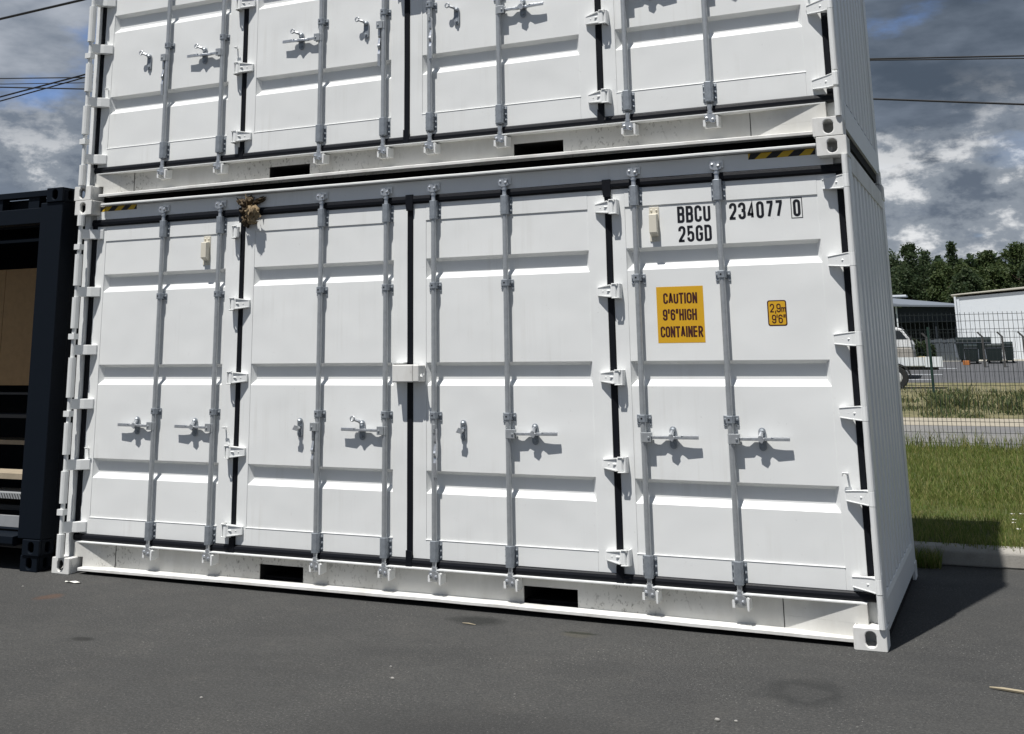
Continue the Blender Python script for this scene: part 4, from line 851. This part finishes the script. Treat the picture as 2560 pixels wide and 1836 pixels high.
# ------------------------------------------------------------------ trees
def tree(x, y, h, rad, seed, mat, label, conifer=False, low=.18):
    rnd = random.Random(seed); z0 = gz(y); T = thing('broadleaf_tree' if not conifer else 'pine_tree', (x, y, z0), label, 'tree', 'trees behind the barn and warehouse')
    b = MB(); b.tube([(0, 0, 0), (.1, 0, h * .4), (0, .1, h * .85)], [.28, .2, .06], 7)
    for k in range(6):
        a = rnd.uniform(0, 6.28); zz = h * rnd.uniform(.35, .75); b.tube([(0, 0, zz), (math.cos(a) * rad * .6, math.sin(a) * rad * .6, zz + h * .12)], [.09, .03], 5)
    b.build('trunk', 'bark', T)
    b = MB(); V = []; Fc = []
    def leaf(p, s):
        n = Vector((rnd.gauss(0, 1), rnd.gauss(0, 1), rnd.gauss(0, 1) + .6)).normalized(); u = n.orthogonal().normalized(); w = n.cross(u); a = rnd.uniform(0, 6.28); u, w = u * math.cos(a) + w * math.sin(a), w * math.cos(a) - u * math.sin(a)
        o = len(V); V.extend([tuple(p - u * s), tuple(p + w * s * .55), tuple(p + u * s), tuple(p - w * s * .55)]); Fc.append((o, o + 1, o + 2, o + 3))
    if conifer:
        for k in range(70):
            t_ = k / 70; z = h * (.25 + .75 * t_); rr = rad * (1 - t_) * (.75 + .5 * rnd.random()) + .15; a = k * 2.4
            for q in range(26):
                f = rnd.random(); leaf(Vector((math.cos(a) * rr * f + rnd.gauss(0, .16), math.sin(a) * rr * f + rnd.gauss(0, .16), z - .25 * f * rr + rnd.gauss(0, .12))), .22)
    else:
        cl = []
        for k in range(74):
            t_ = rnd.uniform(low, 1); prof = math.sin(math.pi * min(1, (t_ - low + .12) / (1.12 - low)) ** .8) ** .6
            a = rnd.uniform(0, 6.28); rr = rad * prof * math.sqrt(rnd.uniform(.15, 1)); cl.append((Vector((math.cos(a) * rr, math.sin(a) * rr, h * (.08 + .92 * t_) - .4)), rnd.uniform(.55, 1.15) * rad * .30))
        for c, r in cl:
            for q in range(110):
                d = Vector((rnd.gauss(0, 1), rnd.gauss(0, 1), rnd.gauss(0, .8))); d.normalize(); leaf(c + d * r * rnd.uniform(.5, 1.08), rnd.uniform(.09, .20))
    b.v = V; b.f = Fc; b.build('crown', mat, T, fix=False)
rt = random.Random(5)
kinds = [('foliage', 'mid green broadleaf tree'), ('foliage_dark', 'dark green broadleaf tree')]
spec = [(-9.5, 11.0), (-6.6, 10.2), (-4.0, 11.0), (-1.2, 11.5), (1.4, 9.7), (3.6, 9.4), (6.2, 10.6), (9.0, 11.4), (11.6, 12.0), (14.4, 11.6), (17.6, 12), (-13, 11), (-17, 11.6), (21, 12)]
words = ['far left, hidden by the container', 'second from the left behind the container', 'hidden behind the container end wall', 'tall, rising beside the container corner', 'low, between the corner and the pine', 'just right of the pointed pine', 'above the roof corner of the warehouse', 'tall, above the left part of the warehouse', 'tallest, at the right photo edge', 'beyond the right photo edge', 'well beyond the right photo edge', 'leftmost hidden one', 'farthest left one', 'farthest right one']
for k, (x, h) in enumerate(spec):
    tree(x, 126 + rt.uniform(-3, 3), h, rt.uniform(2.3, 3.1), 100 + k, kinds[k * 5 % 7 % 2][0], kinds[k * 5 % 7 % 2][1] + ' ' + words[k])
tree(2.55, 131, 12.0, 1.9, 77, 'foliage_dark', 'pointed dark pine rising above the other treetops', True)
tree(-.3, 133, 11.2, 1.2, 78, 'foliage_dark', 'thin sparse pine top left of the pointed pine', True)
for k, (x, h) in enumerate(((-8, 8.5), (-4.6, 7.8), (-1.5, 9), (1.2, 8), (4.0, 8.4), (7.0, 8.8), (10.2, 9.2), (13.4, 8.6))):
    tree(x, 119 + rt.uniform(-2, 2), h, 2.4, 300 + k, kinds[(k + 1) % 2][0], ['low bushy tree hidden left of the barn', 'low bushy tree behind the barn roof light', 'low bushy tree above the barn roof near the container', 'low bushy tree above the barn roof middle', 'low bushy tree above the right end of the barn', 'low bushy tree behind the warehouse corner', 'low bushy tree behind the warehouse roof', 'low bushy tree beyond the right photo edge'][k], low=.02)
for k, (x, h) in enumerate(((1.45, 1.75), (2.1, 1.6))):
    o = tree(x, 74.5 + k, h, .60, 500 + k, 'foliage_dark', ['round dark bush between the van nose and the green post', 'smaller dark bush left of the board hoarding'][k], low=.0)
def wood():
    rnd = random.Random(9); V = []; F = []
    for _ in range(42000):
        x = rnd.uniform(-60, 70); y = rnd.uniform(136, 142); top = 10.5 + 1.2 * mnoise.noise(Vector((x * .22, 3, 1))) + 1.0 * mnoise.noise(Vector((x * .8, 7, 1))); z = gz(y) + top * rnd.random() ** .7
        n = Vector((rnd.gauss(0, 1), rnd.gauss(0, 1), rnd.gauss(0, 1))).normalized(); u = n.orthogonal().normalized() * rnd.uniform(.3, .6); w = n.cross(u) * .6; p = Vector((x, y, z)); o = len(V)
        V += [tuple(p - u), tuple(p + w), tuple(p + u), tuple(p - w)]; F.append((o, o + 1, o + 2, o + 3))
    b = MB(); b.v = V; b.f = F; tag(b.build('distant_wood', 'foliage_dark', fix=False), kind='stuff')
wood()
# ------------------------------------------------------------------ overhead cables
def cable(pts, r, label):
    b = MB(); P = [Vector(p) for p in pts]; out = []
    for i in range(len(P) - 1):
        for k in range(6): out.append(P[i].lerp(P[i + 1], k / 6))
    out.append(P[-1]); b.tube(out, r, 6); tag(b.build('overhead_cable', 'cable'), label, 'cable', 'overhead cables crossing the sky')
cable([(-60, 24, 13.5), (-28.06, 24, 14.97), (-23.8, 24, 15.14), (0, 24, 16.6), (30, 24, 18.5)], .05, 'thick black cable crossing the top left corner of the sky')
cable([(-60, 24, 9.6), (-27.71, 24, 11.75), (-23.63, 24, 12.13), (0, 24, 14.7), (30, 24, 18)], .032, 'upper strand of the black cable rising to the upper container at left')
cable([(-60, 24.1, 9.5), (-27.71, 24.1, 11.62), (-23.63, 24.1, 12.06), (0, 24.1, 14.6), (30, 24.1, 17.9)], .026, 'lower strand of the black cable rising to the upper container at left')
cable([(-60, 24, 16.6), (-27.79, 24, 12.50), (-23.62, 24, 12.06), (4.39, 24, 9.35), (7.98, 24, 8.99), (30, 24, 7.2)], .022, 'upper thin dark cable in the grey sky on the right')
cable([(-60, 24.2, 16.4), (-27.79, 24.2, 12.32), (-23.62, 24.2, 11.90), (4.39, 24.2, 9.36), (7.98, 24.2, 8.97), (30, 24.2, 7.1)], .016, 'very thin cable just beneath the upper one on the right')
cable([(-60, 24, 16.0), (-27.79, 24, 12.15), (-23.62, 24, 11.62), (4.37, 24, 8.25), (7.85, 24, 7.74), (30, 24, 4.9)], .026, 'lower dark cable in the grey sky on the right')
